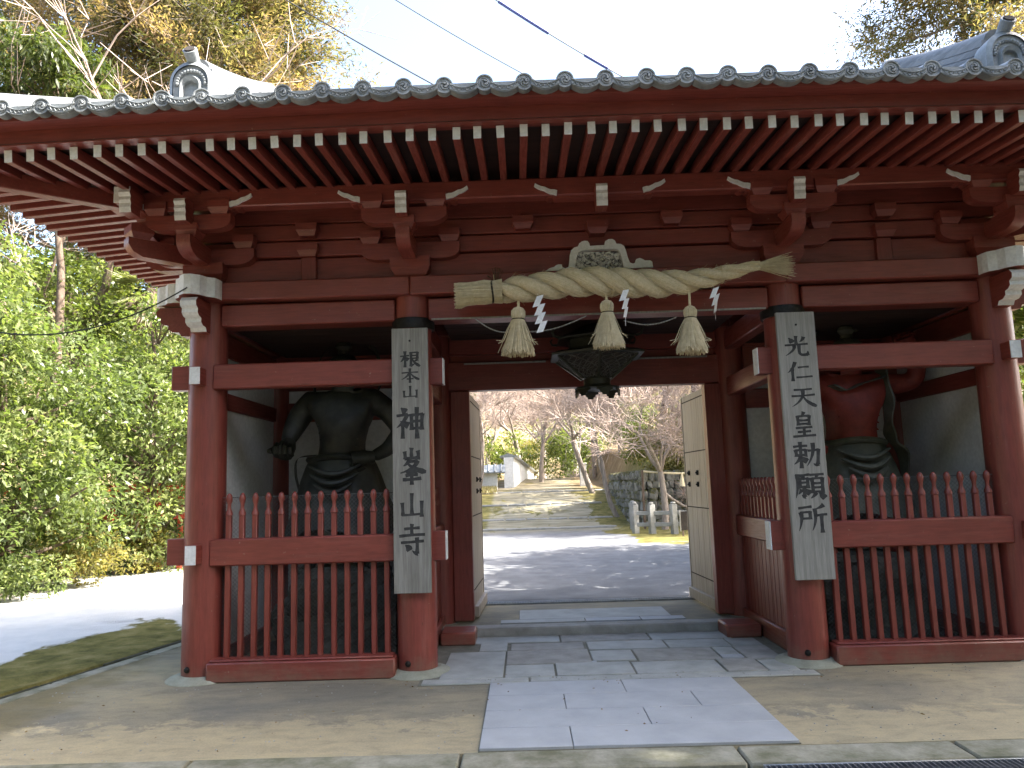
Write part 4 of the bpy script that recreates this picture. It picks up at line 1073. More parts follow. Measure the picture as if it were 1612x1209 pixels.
for q in range(3):
    P = []; Rr = []
    for i in range(110):
        s = S0 + (0.985 - S0) * i / 109; p, rr = strand_pt(s, q); P.append(p); Rr.append(rr * (0.6 + 0.4 * min(1, i / 8)))
    st = MB().tube(P, Rr, 14).build('strand', 'straw_dark', rope)
    fb = MB(); rnd = random.Random(q)                       # single straws wound along the strand
    for k in range(46):
        a0 = rnd.uniform(0, 2 * PI); tw = rnd.uniform(5, 9); i0 = rnd.randrange(0, 70); i1 = min(109, i0 + rnd.randrange(25, 60)); path = []
        prevN = Vector((0, 0, 1))
        for i in range(i0, i1 + 1, 3):
            T = (P[min(i + 1, 109)] - P[max(i - 1, 0)]).normalized(); N = (prevN - T * prevN.dot(T)).normalized(); B = T.cross(N)
            a = a0 + tw * i / 109; lift = Rr[i] + 0.0015 + (rnd.uniform(0.002, 0.007) if i in (i0,) else 0)
            path.append(P[i] + (N * math.cos(a) + B * math.sin(a)) * lift)
        fb.tube(path, 0.0024, 3)
    for k in range(130):                                     # stray hairs
        i = rnd.randrange(3, 106); a = rnd.uniform(0, 2 * PI); T = (P[i + 1] - P[i - 1]).normalized(); N = Vector((0, 0, 1)); N = (N - T * N.dot(T)).normalized(); B = T.cross(N)
        d = N * math.cos(a) + B * math.sin(a); p = P[i] + d * Rr[i]
        fb.tube([p, p + T * rnd.uniform(.01, .03) + d * rnd.uniform(.004, .018), p + T * rnd.uniform(.03, .06) + d * rnd.uniform(.0, .03)], 0.0009, 3, False)
    o = fb.build('loose_straw', 'straw', st); o['kind'] = 'stuff'
butt = MB(); rnd = random.Random(4)
P = [Vector((rope_at(S0 * 1.25 * i / 9)[0], 0, rope_at(S0 * 1.25 * i / 9)[1] - 3.2)) for i in range(10)]
butt.tube(P, [rope_at(S0 * 1.25 * i / 9)[2] * 0.93 for i in range(10)], 18)
bo = butt.build('butt_end', 'straw_dark', rope)
fb = MB()
for k in range(520):
    a = rnd.uniform(0, 2 * PI); rr = math.sqrt(rnd.random()) if k > 330 else rnd.uniform(0.94, 1.06); path = []
    e0 = rnd.uniform(-0.035, 0.02)
    for i in range(6):
        t = i / 5 * S0 * 1.25; x, z, r = rope_at(t); path.append((x + (e0 if i == 0 else 0), r * rr * math.cos(a + 0.05 * i), z - 3.2 + r * rr * math.sin(a + 0.05 * i)))
    fb.tube(path, 0.0028, 3)
o = fb.build('cut_straw', 'straw', bo); o['kind'] = 'stuff'
tip = MB()
for k in range(300):
    a = rnd.uniform(0, 2 * PI); r0 = math.sqrt(rnd.random()); L = rnd.uniform(0.18, 0.30); sp = rnd.uniform(0.3, 1.0)
    p0 = Vector((1.38, 0.032 * r0 * math.cos(a), 3.382 - 3.2 + 0.032 * r0 * math.sin(a)))
    d = Vector((1, 0.33 * sp * r0 * math.cos(a), 0.05 + 0.40 * sp * r0 * math.sin(a)))
    tip.tube([p0, p0 + d * L * 0.4, p0 + d * L + Vector((0, 0, -0.02 * rnd.random()))], [0.0028, 0.0024, 0.0012], 3)
o = tip.build('frayed_tip', 'straw', rope); o['kind'] = 'stuff'
def ring_tie(name, s, r_add, th, mat):
    x, z, r = rope_at(s); m = MB()
    for w in (-0.004, 0.004):
        m.tube([(x + w + 0.006 * math.sin(a * 2), (r + r_add) * math.cos(a), z - 3.2 + (r + r_add) * math.sin(a)) for a in [2 * PI * k / 24 for k in range(25)]], th, 5, False)
    return m.build(name, mat, rope)
ring_tie('binding_cord', 0.045, 0.004, 0.0035, 'straw'); ring_tie('binding_cord', 0.112, 0.006, 0.004, 'iron'); ring_tie('binding_cord', 0.50, 0.012, 0.0025, 'straw'); ring_tie('binding_cord', 0.86, 0.01, 0.0025, 'straw')
for s in (0.112, 0.5, 0.86):                                   # cords up to the beam
    x, z, r = rope_at(s)
    MB().tube([(x, 0.1, z - 3.2 + r * 0.5), (x + 0.01, 0.17, z - 3.2 + r + 0.07), (x + 0.005, 0.20, 3.45 - 3.2)], 0.003, 5).build('hanging_cord', 'straw', rope)
sp_ = MB()
for k in range(26):
    a = rnd.uniform(0, 2 * PI); sp_.tube([(0.905 - 1.8, 0.05, 0.09), (-0.9 + 0.05 * math.cos(a), 0.03, 0.16 + 0.05 * math.sin(a)), (-0.9 + 0.08 * math.cos(a), 0.02, 0.17 + 0.09 * math.sin(a))], 0.0015, 3)
sp_.build('knot_sprig', 'leaf_bamboo', rope)

def tassel_parts():
    cord = MB().tube([(0, 0, 0.12), (0.002, 0, 0.05), (0, 0, -0.02)], 0.011, 8).mesh('cord', 'straw')
    head = MB().lathe([(0.018, 0.0), (0.040, -0.006), (0.053, -0.025), (0.056, -0.055), (0.052, -0.085), (0.046, -0.098)], n=18, fold=lambda a, z: 1 + 0.02 * math.sin(a * 11)).mesh('knot', 'straw_dark')
    hs = MB(); rn = random.Random(8)
    for k in range(90):
        a = rn.uniform(0, 2 * PI); hs.tube([(0.019 * math.cos(a), 0.019 * math.sin(a), 0.002), (0.055 * math.cos(a), 0.055 * math.sin(a), -0.03), (0.057 * math.cos(a), 0.057 * math.sin(a), -0.06), (0.048 * math.cos(a), 0.048 * math.sin(a), -0.098)], 0.0026, 3)
    tie = MB().tube([(0.051 * math.cos(2 * PI * k / 20), 0.051 * math.sin(2 * PI * k / 20), -0.100) for k in range(21)], 0.0042, 5, False).mesh('tie', 'iron')
    core = MB().lathe([(0.046, -0.10), (0.060, -0.17), (0.088, -0.27), (0.118, -0.365), (0.115, -0.375)], n=20).mesh('brush_core', 'straw_dark')
    br = MB()
    for k in range(620):
        a = rn.uniform(0, 2 * PI); f = rn.uniform(0.92, 1.12) if k < 420 else math.sqrt(rn.random()); L = rn.uniform(0.93, 1.06)
        if k > 600: f = rn.uniform(1.2, 1.5); L = rn.uniform(.7, 1)
        pts = [(0.046, -0.10), (0.062, -0.18), (0.092, -0.28), (0.124, -0.385)]
        path = [(r * (f if i else min(f, 1.05)) * math.cos(a + 0.02 * i), r * (f if i else min(f, 1.05)) * math.sin(a + 0.02 * i), z * (L if i == 3 else 1)) for i, (r, z) in enumerate(pts)]
        br.tube(path, 0.0027, 3)
    return cord, head, hs.mesh('knot_straw', 'straw'), tie, core, br.mesh('straw_brush', 'straw')
tp = tassel_parts()
for x, z, lab, rz in ((-0.715, 3.085, 'straw tassel under the thick left part of the rope, leftmost of three', 0.3), (0.045, 3.12, 'straw tassel hanging in front of the bronze lantern, middle of three', 1.9), (0.755, 3.045, 'straw tassel under the thin right part of the rope, rightmost of three', 4.0)):
    t = thing('straw_tassel', lab, 'tassel', (x, YR - 0.02, z), 'straw tassels on the rope'); t.rotation_euler = (0.03 * math.sin(rz * 3), 0.04 * math.cos(rz * 2), rz); t.scale = (1 + 0.06 * math.sin(rz * 5), 1 + 0.05 * math.cos(rz * 4), 1 + 0.04 * math.sin(rz * 7))
    link('cord', tp[0], t); h_ = link('knot', tp[1], t); link('knot_straw', tp[2], h_)['kind'] = 'stuff'; link('tie', tp[3], t)
    c_ = link('brush', tp[4], t); link('straw_brush', tp[5], c_)['kind'] = 'stuff'

def shide(label, x, z, s, tw, seed):
    r = thing('paper_streamer', label, 'paper streamer', (x, YR - 0.12, z), 'white paper streamers on the rope')
    rnd = random.Random(seed); w = 0.058 * s; zz = 0.0; xo = 0.0
    MB().tube([(0.0, 0.06, 0.05), (0, 0.0, 0.01)], 0.0015, 4).build('thread', 'paper', r)
    for k in range(4):
        h = 0.085 * s; a = tw * (k + 0.4) + rnd.uniform(-.08, .08); ca, sa = math.cos(a), math.sin(a)
        dx = 0.026 * s; pts = [(xo - w / 2 + 0.02 * s, zz), (xo + w / 2 + 0.02 * s, zz + 0.012), (xo + w / 2 - 0.022 * s, zz - h), (xo - w / 2 - 0.022 * s, zz - h - 0.012)]
        m = MB(); vs = [(u * ca, u * sa + 0.004 * k, v) for u, v in pts] + [(u * ca + 0.001 * sa, u * sa + 0.004 * k + 0.0012, v) for u, v in pts]
        m.add(vs, [(0, 3, 2, 1), (4, 5, 6, 7), (0, 1, 5, 4), (1, 2, 6, 5), (2, 3, 7, 6), (3, 0, 4, 7)])
        m.build('paper_fold', 'paper', r, smooth=False); zz -= h * 0.86; xo += 0.012 * s * (1 if k % 2 == 0 else 0.2)
shide('flat white zigzag paper streamer beside the leftmost straw tassel', -0.545, 3.155, 1.0, 0.05, 1)
shide('narrow twisted white paper streamer right of the middle straw tassel', 0.185, 3.18, 0.98, 0.42, 2)
shide('curled white paper streamer at the thin end of the rope', 0.945, 3.17, 0.85, -0.55, 3)
cordm = MB()
for seg in ((-1.10, 3.03, -0.75, 2.90), (-0.75, 2.90, -0.12, 3.02), (0.2, 2.965, 0.66, 2.98)):
    for ph in (0, PI):
        pts = []
        for k in range(60):
            t = k / 59; x = seg[0] + (seg[2] - seg[0]) * t; z = seg[1] + (seg[3] - seg[1]) * t - 0.05 * math.sin(t * PI); a = t * 60 + ph
            pts.append((x, -0.30 + 0.004 * math.cos(a), z + 0.004 * math.sin(a)))
        cordm.tube(pts, 0.0034, 4)
tag(cordm.build('twisted_cord', 'board_pale'), 'thin pale twisted cord sagging behind the straw tassels', 'cord')

# ================================================================== BRONZE LANTERN
lan = thing('hanging_lantern', 'dark bronze six-sided lantern with pierced panels hanging in the doorway', 'lantern', (0.09, 1.15, 2.46)); lan.scale = (1.12, 1.12, 1.0)
def hexring(r, z, rot=PI / 6, n=6): return [(r * math.cos(rot + 2 * PI * k / n), r * math.sin(rot + 2 * PI * k / n), z) for k in range(n)]
def hexloft(prof, rot=PI / 6, n=6):
    m = MB(); vs = []
    for r, z in prof: vs += hexring(r, z, rot, n)
    fs = [(i * n + j, i * n + (j + 1) % n, (i + 1) * n + (j + 1) % n, (i + 1) * n + j) for i in range(len(prof) - 1) for j in range(n)]
    fs += [tuple(range(n - 1, -1, -1)), tuple((len(prof) - 1) * n + j for j in range(n))]; m.add(vs, fs); return m
foot = MB().lathe([(0.12, 0.075), (0.20, 0.08), (0.215, 0.092), (0.205, 0.105), (0.15, 0.115), (0.125, 0.13), (0.125, 0.19), (0.14, 0.20)], n=30); foot.build('foot_ring', 'bronze', lan)
cusp = MB().prism([(-0.075, 0.09), (-0.078, 0.06), (-0.05, 0.052), (-0.045, 0.03), (-0.03, 0.025), (-0.025, 0.005), (0.025, 0.005), (0.03, 0.025), (0.045, 0.03), (0.05, 0.052), (0.078, 0.06), (0.075, 0.09)], -0.007, 0.007, lambda u, v, w: (u, -0.19 + w - (0.09 - v) * 0.15, v)).mesh('foot', 'bronze')
for k in range(6): link('foot', cusp, lan, (0, 0, 0), (0, 0, k * PI / 3 + 0.25))
r0, z0, r1, z1 = 0.155, 0.20, 0.42, 0.42
hexloft([(r0 - .01, z0), (r1 - 0.01, z1)]).build('inner_panel', 'groove', lan)
A, B = hexring(r0, z0), hexring(r1, z1)
for k in range(6):
    a, b = Vector(A[k]), Vector(B[k]); MB().tube([a, b], 0.014, 6).build('panel_rib', 'bronze', lan)
    c, d = Vector(A[(k + 1) % 6]), Vector(B[(k + 1) % 6]); lat = MB(); nl = 9
    nrm_ = (c - a).cross(b - a).normalized()
    for i in range(nl):                                         # pierced arabesque: wavy strips crossing
        for dr in (0, 1):
            pts = []
            for j in range(12):
                v = j / 11; u = (i + 0.5) / nl + (0.10 * math.sin(v * 14 + i * 1.3) if dr == 0 else 0)
                if dr: u, v = v, (i + 0.5) / nl + 0.045 * math.sin(v * 18 + i * 2.1)
                u = min(max(u, 0.02), 0.98); p = a.lerp(c, u).lerp(b.lerp(d, u), v); pts.append(p - nrm_ * 0.006)
            lat.tube(pts, 0.0036, 4)
    lat.build('pierced_panel', 'steel' if False else 'bronze_light', lan) if 'bronze_light' in M else None
    if 'bronze_light' not in M:
        M['bronze_light'] = two_tone('worn_bronze', (0.06, 0.06, 0.05), (0.13, 0.13, 0.11), 20, 0.35, fine=70); lat.build('pierced_panel', 'bronze_light', lan)
hexloft([(0.42, 0.42), (0.485, 0.425), (0.49, 0.445), (0.43, 0.47)]).build('rim', 'bronze', lan)
hexloft([(0.30, 0.47), (0.285, 0.60), (0.30, 0.605)]).build('fire_box', 'bronze', lan)
hexloft([(0.30, 0.605), (0.40, 0.60), (0.41, 0.615), (0.26, 0.68), (0.12, 0.76), (0.05, 0.79)]).build('canopy', 'bronze', lan)
for k in range(6):
    a = PI / 6 + k * PI / 3; p = Vector((0.41 * math.cos(a), 0.41 * math.sin(a), 0.61)); o_ = Vector((math.cos(a), math.sin(a), 0))
    MB().tube([p, p + o_ * 0.05 + Vector((0, 0, 0.01)), p + o_ * 0.07 + Vector((0, 0, 0.05)), p + o_ * 0.045 + Vector((0, 0, 0.075))], [0.016, 0.014, 0.011, 0.008], 6).build('canopy_curl', 'bronze', lan)
MB().tube([(0, 0, 0.78), (0, 0, 0.83)], 0.02, 8).build('hanger', 'iron', lan)

# ================================================================== GUARDIAN STATUES
def skin_body(name, joints, edges, mat, parent, root=0, sub=2):
    me = bpy.data.meshes.new(name); me.from_pydata([j[:3] for j in joints], edges, [])
    o = link(name, me, parent); me.materials.append(M[mat])
    md = o.modifiers.new('skin', 'SKIN'); md.use_smooth_shade = True
    sv = me.skin_vertices[0].data if me.skin_vertices else None
    if sv is None:
        bpy.context.view_layer.objects.active = o
        me.skin_vertices.new() if hasattr(me.skin_vertices, 'new') else None
        sv = me.skin_vertices[0].data
    for i, j in enumerate(joints):
        r = j[3]; sv[i].radius = (r if not isinstance(r, tuple) else r[0], r if not isinstance(r, tuple) else r[1]); sv[i].use_root = (i == root)
    s2 = o.modifiers.new('sub', 'SUBSURF'); s2.levels = sub; s2.render_levels = sub
    return o
def rock(name, label, loc, rx, ry, h, seed):
    rnd = random.Random(seed); ph = [(rnd.uniform(0, 6), rnd.uniform(0, 6), rnd.uniform(2, 7)) for _ in range(7)]
    m = MB(); nu, nv = 40, 18; vs = []
    for j in range(nv):
        for i in range(nu):
            a = 2 * PI * i / nu; t = j / (nv - 1); r = (1.0 - 0.32 * t ** 3) * (1 if t < 0.86 else max(0.02, 1 - ((t - 0.86) / 0.14) ** 2 * 0.98)); z = h * min(1, t / 0.86) + 0.03 * t
            k = 1 + sum(0.045 * math.sin(p[2] * a * 0.5 // 0.001 * 0.001 + p[0]) * math.cos(p[2] * t * 2 + p[1]) for p in ph)
            k *= 1 + 0.05 * rnd.uniform(-1, 1)
            vs.append((rx * r * k * math.cos(a), ry * r * k * math.sin(a), z + 0.02 * rnd.uniform(-1, 1) * (0 if j == 0 else 1)))
    fs = [(j * nu + i, j * nu + (i + 1) % nu, (j + 1) * nu + (i + 1) % nu, (j + 1) * nu + i) for j in range(nv - 1) for i in range(nu)]
    m.add(vs, fs); o = m.build(name, 'rock', None, loc, smooth=False); return tag(o, label, 'rock', 'rock pedestals of the statues')
rock('pedestal_rock', 'dark rough rock pedestal under the black guardian statue, behind the left pickets', (-2.58, 1.03, 0.03), 0.62, 0.55, 0.74, 1)
rock('pedestal_rock', 'dark rough rock pedestal under the red guardian statue, behind the right pickets', (2.62, 1.03, 0.03), 0.62, 0.55, 0.74, 2)

def hand(name, wrist, d, side, s, mat, parent, curl=1.0):
    """palm with five bent fingers, a skinned chain each, one mesh"""
    d = Vector(d).normalized(); side = Vector(side).normalized(); n = d.cross(side)
    J = []; E = []
    def add(p, r): J.append((p.x, p.y, p.z, r)); return len(J) - 1
    w = Vector(wrist); m = MB()
    m.tube([w - d * 0.02 * s, w + d * 0.03 * s, w + d * 0.09 * s], [0.035 * s, 0.047 * s, 0.042 * s], 10)
    for k in range(4):
        b = w + d * 0.085 * s + side * (k - 1.5) * 0.024 * s; L = (0.034, 0.038, 0.036, 0.029)[k] * s; pts = [b]; ang = 0.5
        for q in range(3):
            ang += 0.75 * curl; pts.append(pts[-1] + (d * math.cos(ang) + n * math.sin(ang)) * L)
        m.tube(pts, [0.0145 * s, 0.014 * s, 0.013 * s, 0.009 * s], 8)
    b = w + d * 0.03 * s - side * 0.045 * s
    m.tube([b, b + (d * 0.7 - side * 0.5 + n * 0.4) * 0.05 * s, b + (d * 1.2 - side * 0.2 + n * 1.1) * 0.055 * s], [0.018 * s, 0.016 * s, 0.011 * s], 8)
    return m.build(name, mat, parent)

def guardian(label, loc, flip, bodymat, clothmat, pose):
    r = thing('guardian_statue', label, 'statue', loc, 'guardian statues in the niches')
    r.scale = (flip * 1.16, 1.1, 1)
    # body: pelvis root, spine, neck, head, limbs (x: statue's local, viewer's right positive)
    J = [(0, 0, 0.98, (0.25, 0.19)), (0.01, 0.0, 1.16, (0.265, 0.20)), (0.02, -0.02, 1.38, (0.30, 0.215)), (0.02, -0.01, 1.60, (0.31, 0.20)), (0.02, -0.02, 1.74, (0.12, 0.11)), (0.03, -0.05, 1.84, (0.105, 0.11)), (0.03, -0.06, 1.97, (0.125, 0.14)), (0.03, -0.04, 2.08, (0.10, 0.11))]
    E = [(i, i + 1) for i in range(7)]
    def chain(start, pts):
        prev = start
        for p in pts: J.append(p); E.append((prev, len(J) - 1)); prev = len(J) - 1
        return prev
    chain(3, pose['armL']); chain(3, pose['armR'])
    chain(0, [(-0.16, 0.0, 0.86, 0.15), (-0.22, -0.05, 0.52, 0.11), (-0.25, 0.02, 0.28, 0.085), (-0.26, 0.03, 0.08, 0.062), (-0.27, -0.06, 0.03, 0.05), (-0.28, -0.16, 0.02, 0.04)])
    chain(0, [(0.16, 0.0, 0.86, 0.15), (0.22, -0.02, 0.52, 0.11), (0.24, 0.04, 0.28, 0.085), (0.25, 0.05, 0.08, 0.062), (0.27, -0.04, 0.03, 0.05), (0.29, -0.14, 0.02, 0.04)])
    body = skin_body('body', J, E, bodymat, r)
    for nm, k in (('handL', 'armL'), ('handR', 'armR')):
        p = pose[nm]; hand('hand', p[0], p[1], p[2], 1.75, bodymat, r, p[3])
    # ribs and breast line as low relief
    mus = MB()
    for sx in (-1, 1):
        for q, (z, w) in enumerate(((1.50, 0.17), (1.42, 0.16), (1.35, 0.15), (1.28, 0.14), (1.21, 0.13))):
            mus.tube([(0.02 + sx * (0.03 + w * k / 6), -0.192 + 0.9 * (0.02 + w * k / 6) ** 2.2 * 1.2, z + 0.02 * math.sin(PI * k / 6) * (2 if q == 0 else 1)) for k in range(7)], [0.006, 0.014, 0.018, 0.018, 0.017, 0.012, 0.005], 8)
    mus.build('chest_relief', bodymat, r)
    # face: brow, nose, eyes, mouth, ears, topknot
    fc = MB()
    fc.tube([(-0.07, -0.185, 2.025), (-0.02, -0.205, 2.01), (0.03, -0.21, 2.005), (0.08, -0.205, 2.01), (0.13, -0.185, 2.025)], [0.016, 0.022, 0.018, 0.022, 0.016], 8)
    fc.tube([(0.03, -0.195, 2.0), (0.03, -0.225, 1.955), (0.03, -0.215, 1.935)], [0.017, 0.026, 0.028], 8)
    for sx in (-1, 1):
        fc.lathe([(0, -0.02), (0.018, -0.01), (0.021, 0), (0.018, 0.01), (0, 0.02)], (0.03 + sx * 0.05, -0.195, 1.98), 10)
        fc.tube([(0.03 + sx * 0.128, -0.05, 2.01), (0.03 + sx * 0.145, -0.04, 1.96), (0.03 + sx * 0.13, -0.05, 1.90)], [0.018, 0.022, 0.014], 8)
    fc.tube([(-0.015, -0.192, 1.892), (0.03, -0.21, 1.885), (0.075, -0.192, 1.892)], [0.01, 0.016, 0.01], 8)
    fc.build('face', bodymat, r)
    hr = MB().lathe([(0.115, 0.0), (0.13, 0.05), (0.10, 0.10), (0.055, 0.12), (0.05, 0.16), (0.075, 0.20), (0.06, 0.24), (0.02, 0.26)], (0.03, -0.035, 2.05), 16); hr.build('topknot', clothmat, r)
    # skirt with folds and swept hem
    sk = MB(); n = 56; rings = [(0.275, 1.10, 0.85), (0.31, 1.02, 0.82), (0.35, 0.90, 0.8), (0.40, 0.70, 0.78), (0.45, 0.50, 0.76), (0.49, 0.34, 0.75), (0.495, 0.33, 0.73), (0.40, 0.36, 0.7)]
    vs = []
    for i, (rad, z, sq) in enumerate(rings):
        f = i / (len(rings) - 1)
        for j in range(n):
            a = 2 * PI * j / n; k = 1 + f * 0.09 * math.sin(a * 9 + 1.3 * math.sin(2 * a)) + 0.03 * math.sin(a * 4 + z * 5)
            vs.append((rad * k * math.cos(a) + 0.03 * f * math.sin(3 * a), rad * sq * k * math.sin(a), z + f * 0.09 * math.sin(a * 3 + 0.6)))
    fs = [(i * n + j, i * n + (j + 1) % n, (i + 1) * n + (j + 1) % n, (i + 1) * n + j) for i in range(len(rings) - 1) for j in range(n)]
    sk.add(vs, [f[::-1] for f in fs]); skirt = sk.build('skirt', clothmat, r)
    # swag folds in front and the waist roll
    sw = MB()
    for q, (dz_, w) in enumerate(((0.0, 0.22), (-0.09, 0.2), (-0.18, 0.16))):
        sw.tube([(-w + 2 * w * k / 10, -0.262 - 0.03 * q - 0.07 * math.sin(PI * k / 10) , 1.02 + dz_ - 0.09 * math.sin(PI * k / 10)) for k in range(11)], [0.012 + 0.02 * math.sin(PI * k / 10) for k in range(11)], 8)
    sw.build('swag', clothmat, skirt)
    MB().tube([(0.275 * math.cos(2 * PI * k / 28), 0.23 * math.sin(2 * PI * k / 28) - 0.005, 1.10 + 0.015 * math.sin(6 * PI * k / 28)) for k in range(29)], 0.036, 8, False).build('waist_roll', clothmat, skirt)
    # flying scarf: ribbon behind the head and down both sides
    for path in pose['scarf']:
        m = MB(); P = [Vector(p) for p in path]; vs = []; k = len(P)
        dense = []
        for i in range(k - 1):
            for q in range(6):
                t = q / 6; p0, p1, p2, p3 = P[max(i - 1, 0)], P[i], P[i + 1], P[min(i + 2, k - 1)]
                dense.append(0.5 * ((2 * p1) + (p2 - p0) * t + (2 * p0 - 5 * p1 + 4 * p2 - p3) * t * t + (3 * p1 - p0 - 3 * p2 + p3) * t ** 3))
        dense.append(P[-1])
        for i, p in enumerate(dense):
            w = 0.05 + 0.012 * math.sin(i * 0.7)
            vs += [p + Vector((w * 0.35, -w, 0)), p + Vector((-w * 0.35, w, 0)), p + Vector((-w * 0.35 + 0.015, w, 0.012)), p + Vector((w * 0.35 + 0.015, -w, 0.012))]
        kk = len(dense); fs = [(i * 4 + j, i * 4 + (j + 1) % 4, (i + 1) * 4 + (j + 1) % 4, (i + 1) * 4 + j) for i in range(kk - 1) for j in range(4)] + [(3, 2, 1, 0), tuple((kk - 1) * 4 + j for j in range(4))]
        m.add(vs, fs); m.build('scarf', clothmat, r)
    if 'staff' in pose:
        a, b = pose['staff']; m = MB(); a, b = Vector(a), Vector(b)
        m.tube([a, a.lerp(b, 0.15), a.lerp(b, 0.5), a.lerp(b, 0.85), b], [0.03, 0.05, 0.036, 0.05, 0.025], 12); m.build('club', clothmat, r)
    return r
arm_hip = [(0.297, 0.0, 1.68, 0.147), (0.44, 0.03, 1.56, 0.115), (0.55, 0.0, 1.36, 0.105), (0.44, -0.08, 1.18, 0.079), (0.297, -0.17, 1.09, 0.058)]
arm_down = [(-0.264, 0.0, 1.68, 0.147), (-0.363, 0.0, 1.57, 0.122), (-0.418, -0.02, 1.42, 0.102), (-0.44, -0.09, 1.32, 0.079), (-0.44, -0.13, 1.26, 0.064)]
guardian('black lacquered guardian statue with one hand on its hip, in the left niche', (-2.585, 1.02, 0.80), 1, 'statue_dark', 'statue_dark',
    dict(armL=arm_down, armR=arm_hip, handL=((-0.44, -0.135, 1.26), (-0.05, -0.5, -0.8), (1, 0, 0), 1.3), handR=((0.29, -0.18, 1.09), (-1, -0.3, -0.1), (0, 0.2, 1), 0.9),
         scarf=[[(-0.24, 0.02, 1.70), (-0.28, 0.12, 1.95), (-0.2, 0.18, 2.25), (0.03, 0.2, 2.38), (0.26, 0.18, 2.25), (0.33, 0.12, 1.95), (0.30, 0.02, 1.72)],
                [(-0.20, -0.16, 1.12), (-0.36, -0.12, 1.10), (-0.40, -0.05, 0.95), (-0.38, 0.0, 0.7), (-0.46, 0.02, 0.45), (-0.44, 0.0, 0.2), (-0.5, -0.02, 0.08)]]))
arm_up = [(0.286, 0.0, 1.7, 0.147), (0.44, -0.02, 1.68, 0.118), (0.594, -0.06, 1.7, 0.105), (0.583, -0.14, 1.84, 0.084), (0.506, -0.2, 1.98, 0.064)]
arm_side = [(-0.264, 0.0, 1.68, 0.147), (-0.396, 0.0, 1.55, 0.122), (-0.484, -0.04, 1.36, 0.105), (-0.462, -0.16, 1.22, 0.079), (-0.44, -0.24, 1.14, 0.061)]
guardian('red-bodied guardian statue with a raised arm and grey-green skirt, in the right niche', (2.63, 1.02, 0.80), 1, 'statue_red', 'statue_cloth',
    dict(armL=arm_side, armR=arm_up, handL=((-0.44, -0.25, 1.13), (0, -0.4, -0.9), (1, 0, 0), 0.7), handR=((0.50, -0.21, 1.99), (-0.4, -0.3, 0.8), (0.8, -0.4, 0.3), 1.2),
         scarf=[[(-0.26, 0.02, 1.70), (-0.3, 0.12, 1.95), (-0.2, 0.18, 2.25), (0.03, 0.2, 2.38), (0.2, 0.18, 2.28)], [(0.25, -0.1, 1.9), (0.27, -0.16, 1.7), (0.27, -0.2, 1.45), (0.24, -0.22, 1.22), (0.28, -0.2, 1.08), (0.40, -0.1, 0.95), (0.44, 0.0, 0.6), (0.48, 0.0, 0.25)],
                [(-0.22, -0.2, 1.66), (-0.12, -0.235, 1.60), (0.02, -0.25, 1.66), (0.16, -0.235, 1.70), (0.25, -0.2, 1.74)]], ))

# ================================================================== CABLES
def cable(name, label, pts, r, mat='wire', sag=0.0, sleeve=None):
    P = [Vector(p) for p in pts]; a, b = P[0], P[-1]; path = [a.lerp(b, k / 30) - Vector((0, 0, sag * 4 * (k / 30) * (1 - k / 30))) for k in range(31)]
    if sleeve is None: return tag(MB().tube(path, r, 6).build(name, mat), label, 'cable', 'overhead cables')
    t = thing(name, label, 'cable', tuple(a), 'overhead cables')
    MB().tube([p - a for p in path], r, 6).build('wire', mat, t)
    for (i, j) in sleeve: MB().tube([p - a for p in path[i:j]], r * 2.3, 8).build('sleeve', 'blue_wire', t)
    return t
cable('overhead_cable', 'thin dark overhead cable nearest the left tree, above the roof', ((-9.1, 7.0, 14.1), (0.9, 10.5, 9.2)), 0.018, sag=0.3)
cable('overhead_cable', 'thinnest overhead cable, middle of three above the roof', ((-5.6, 7.0, 13.1), (2.8, 10.5, 9.6)), 0.013, sag=0.3)
cable('overhead_cable', 'overhead cable with blue sleeves, rightmost of three above the roof', ((-3.3, 7.0, 12.9), (4.6, 10.5, 9.7)), 0.015, sag=0.3, sleeve=[(9, 14), (16, 19)])
tag(MB().tube([(-5.6 + (2.05) * k / 24, -0.6 + 0.1 * k / 24, 3.13 + 0.21 * k / 24 - 0.27 * 4 * (k / 24) * (1 - k / 24) * (1 if k else 0)) for k in range(25)], 0.006, 6).build('sagging_wire', 'wire'), 'thin black wire sagging from the left corner nose of the gate', 'cable')

# ================================================================== VEGETATION
def tube_arrays(segs, n=4):
    """segs: list of (p0, p1, r0, r1) -> V, F quads"""
    if not segs: return np.zeros((0, 3)), np.zeros((0, 4), int)
    A = np.array([s[0] for s in segs], float); B = np.array([s[1] for s in segs], float); R0 = np.array([s[2] for s in segs]); R1 = np.array([s[3] for s in segs])
    T = nrm(B - A); ref = np.where(np.abs(T[:, 2:3]) < 0.9, np.array([[0, 0, 1.0]]), np.array([[1.0, 0, 0]])); N = nrm(np.cross(T, ref)); Bn = np.cross(T, N)
    V = []
    for P, Rr in ((A, R0), (B, R1)):
        for j in range(n):
            a = 2 * PI * j / n; V.append(P + (N * math.cos(a) + Bn * math.sin(a)) * Rr[:, None])
    V = np.stack(V, 1).reshape(-1, 3); k = len(segs); base = np.arange(k)[:, None] * 2 * n
    F = np.concatenate([base + np.array([[j, (j + 1) % n, n + (j + 1) % n, n + j]]) for j in range(n)], 0)
    return V, F
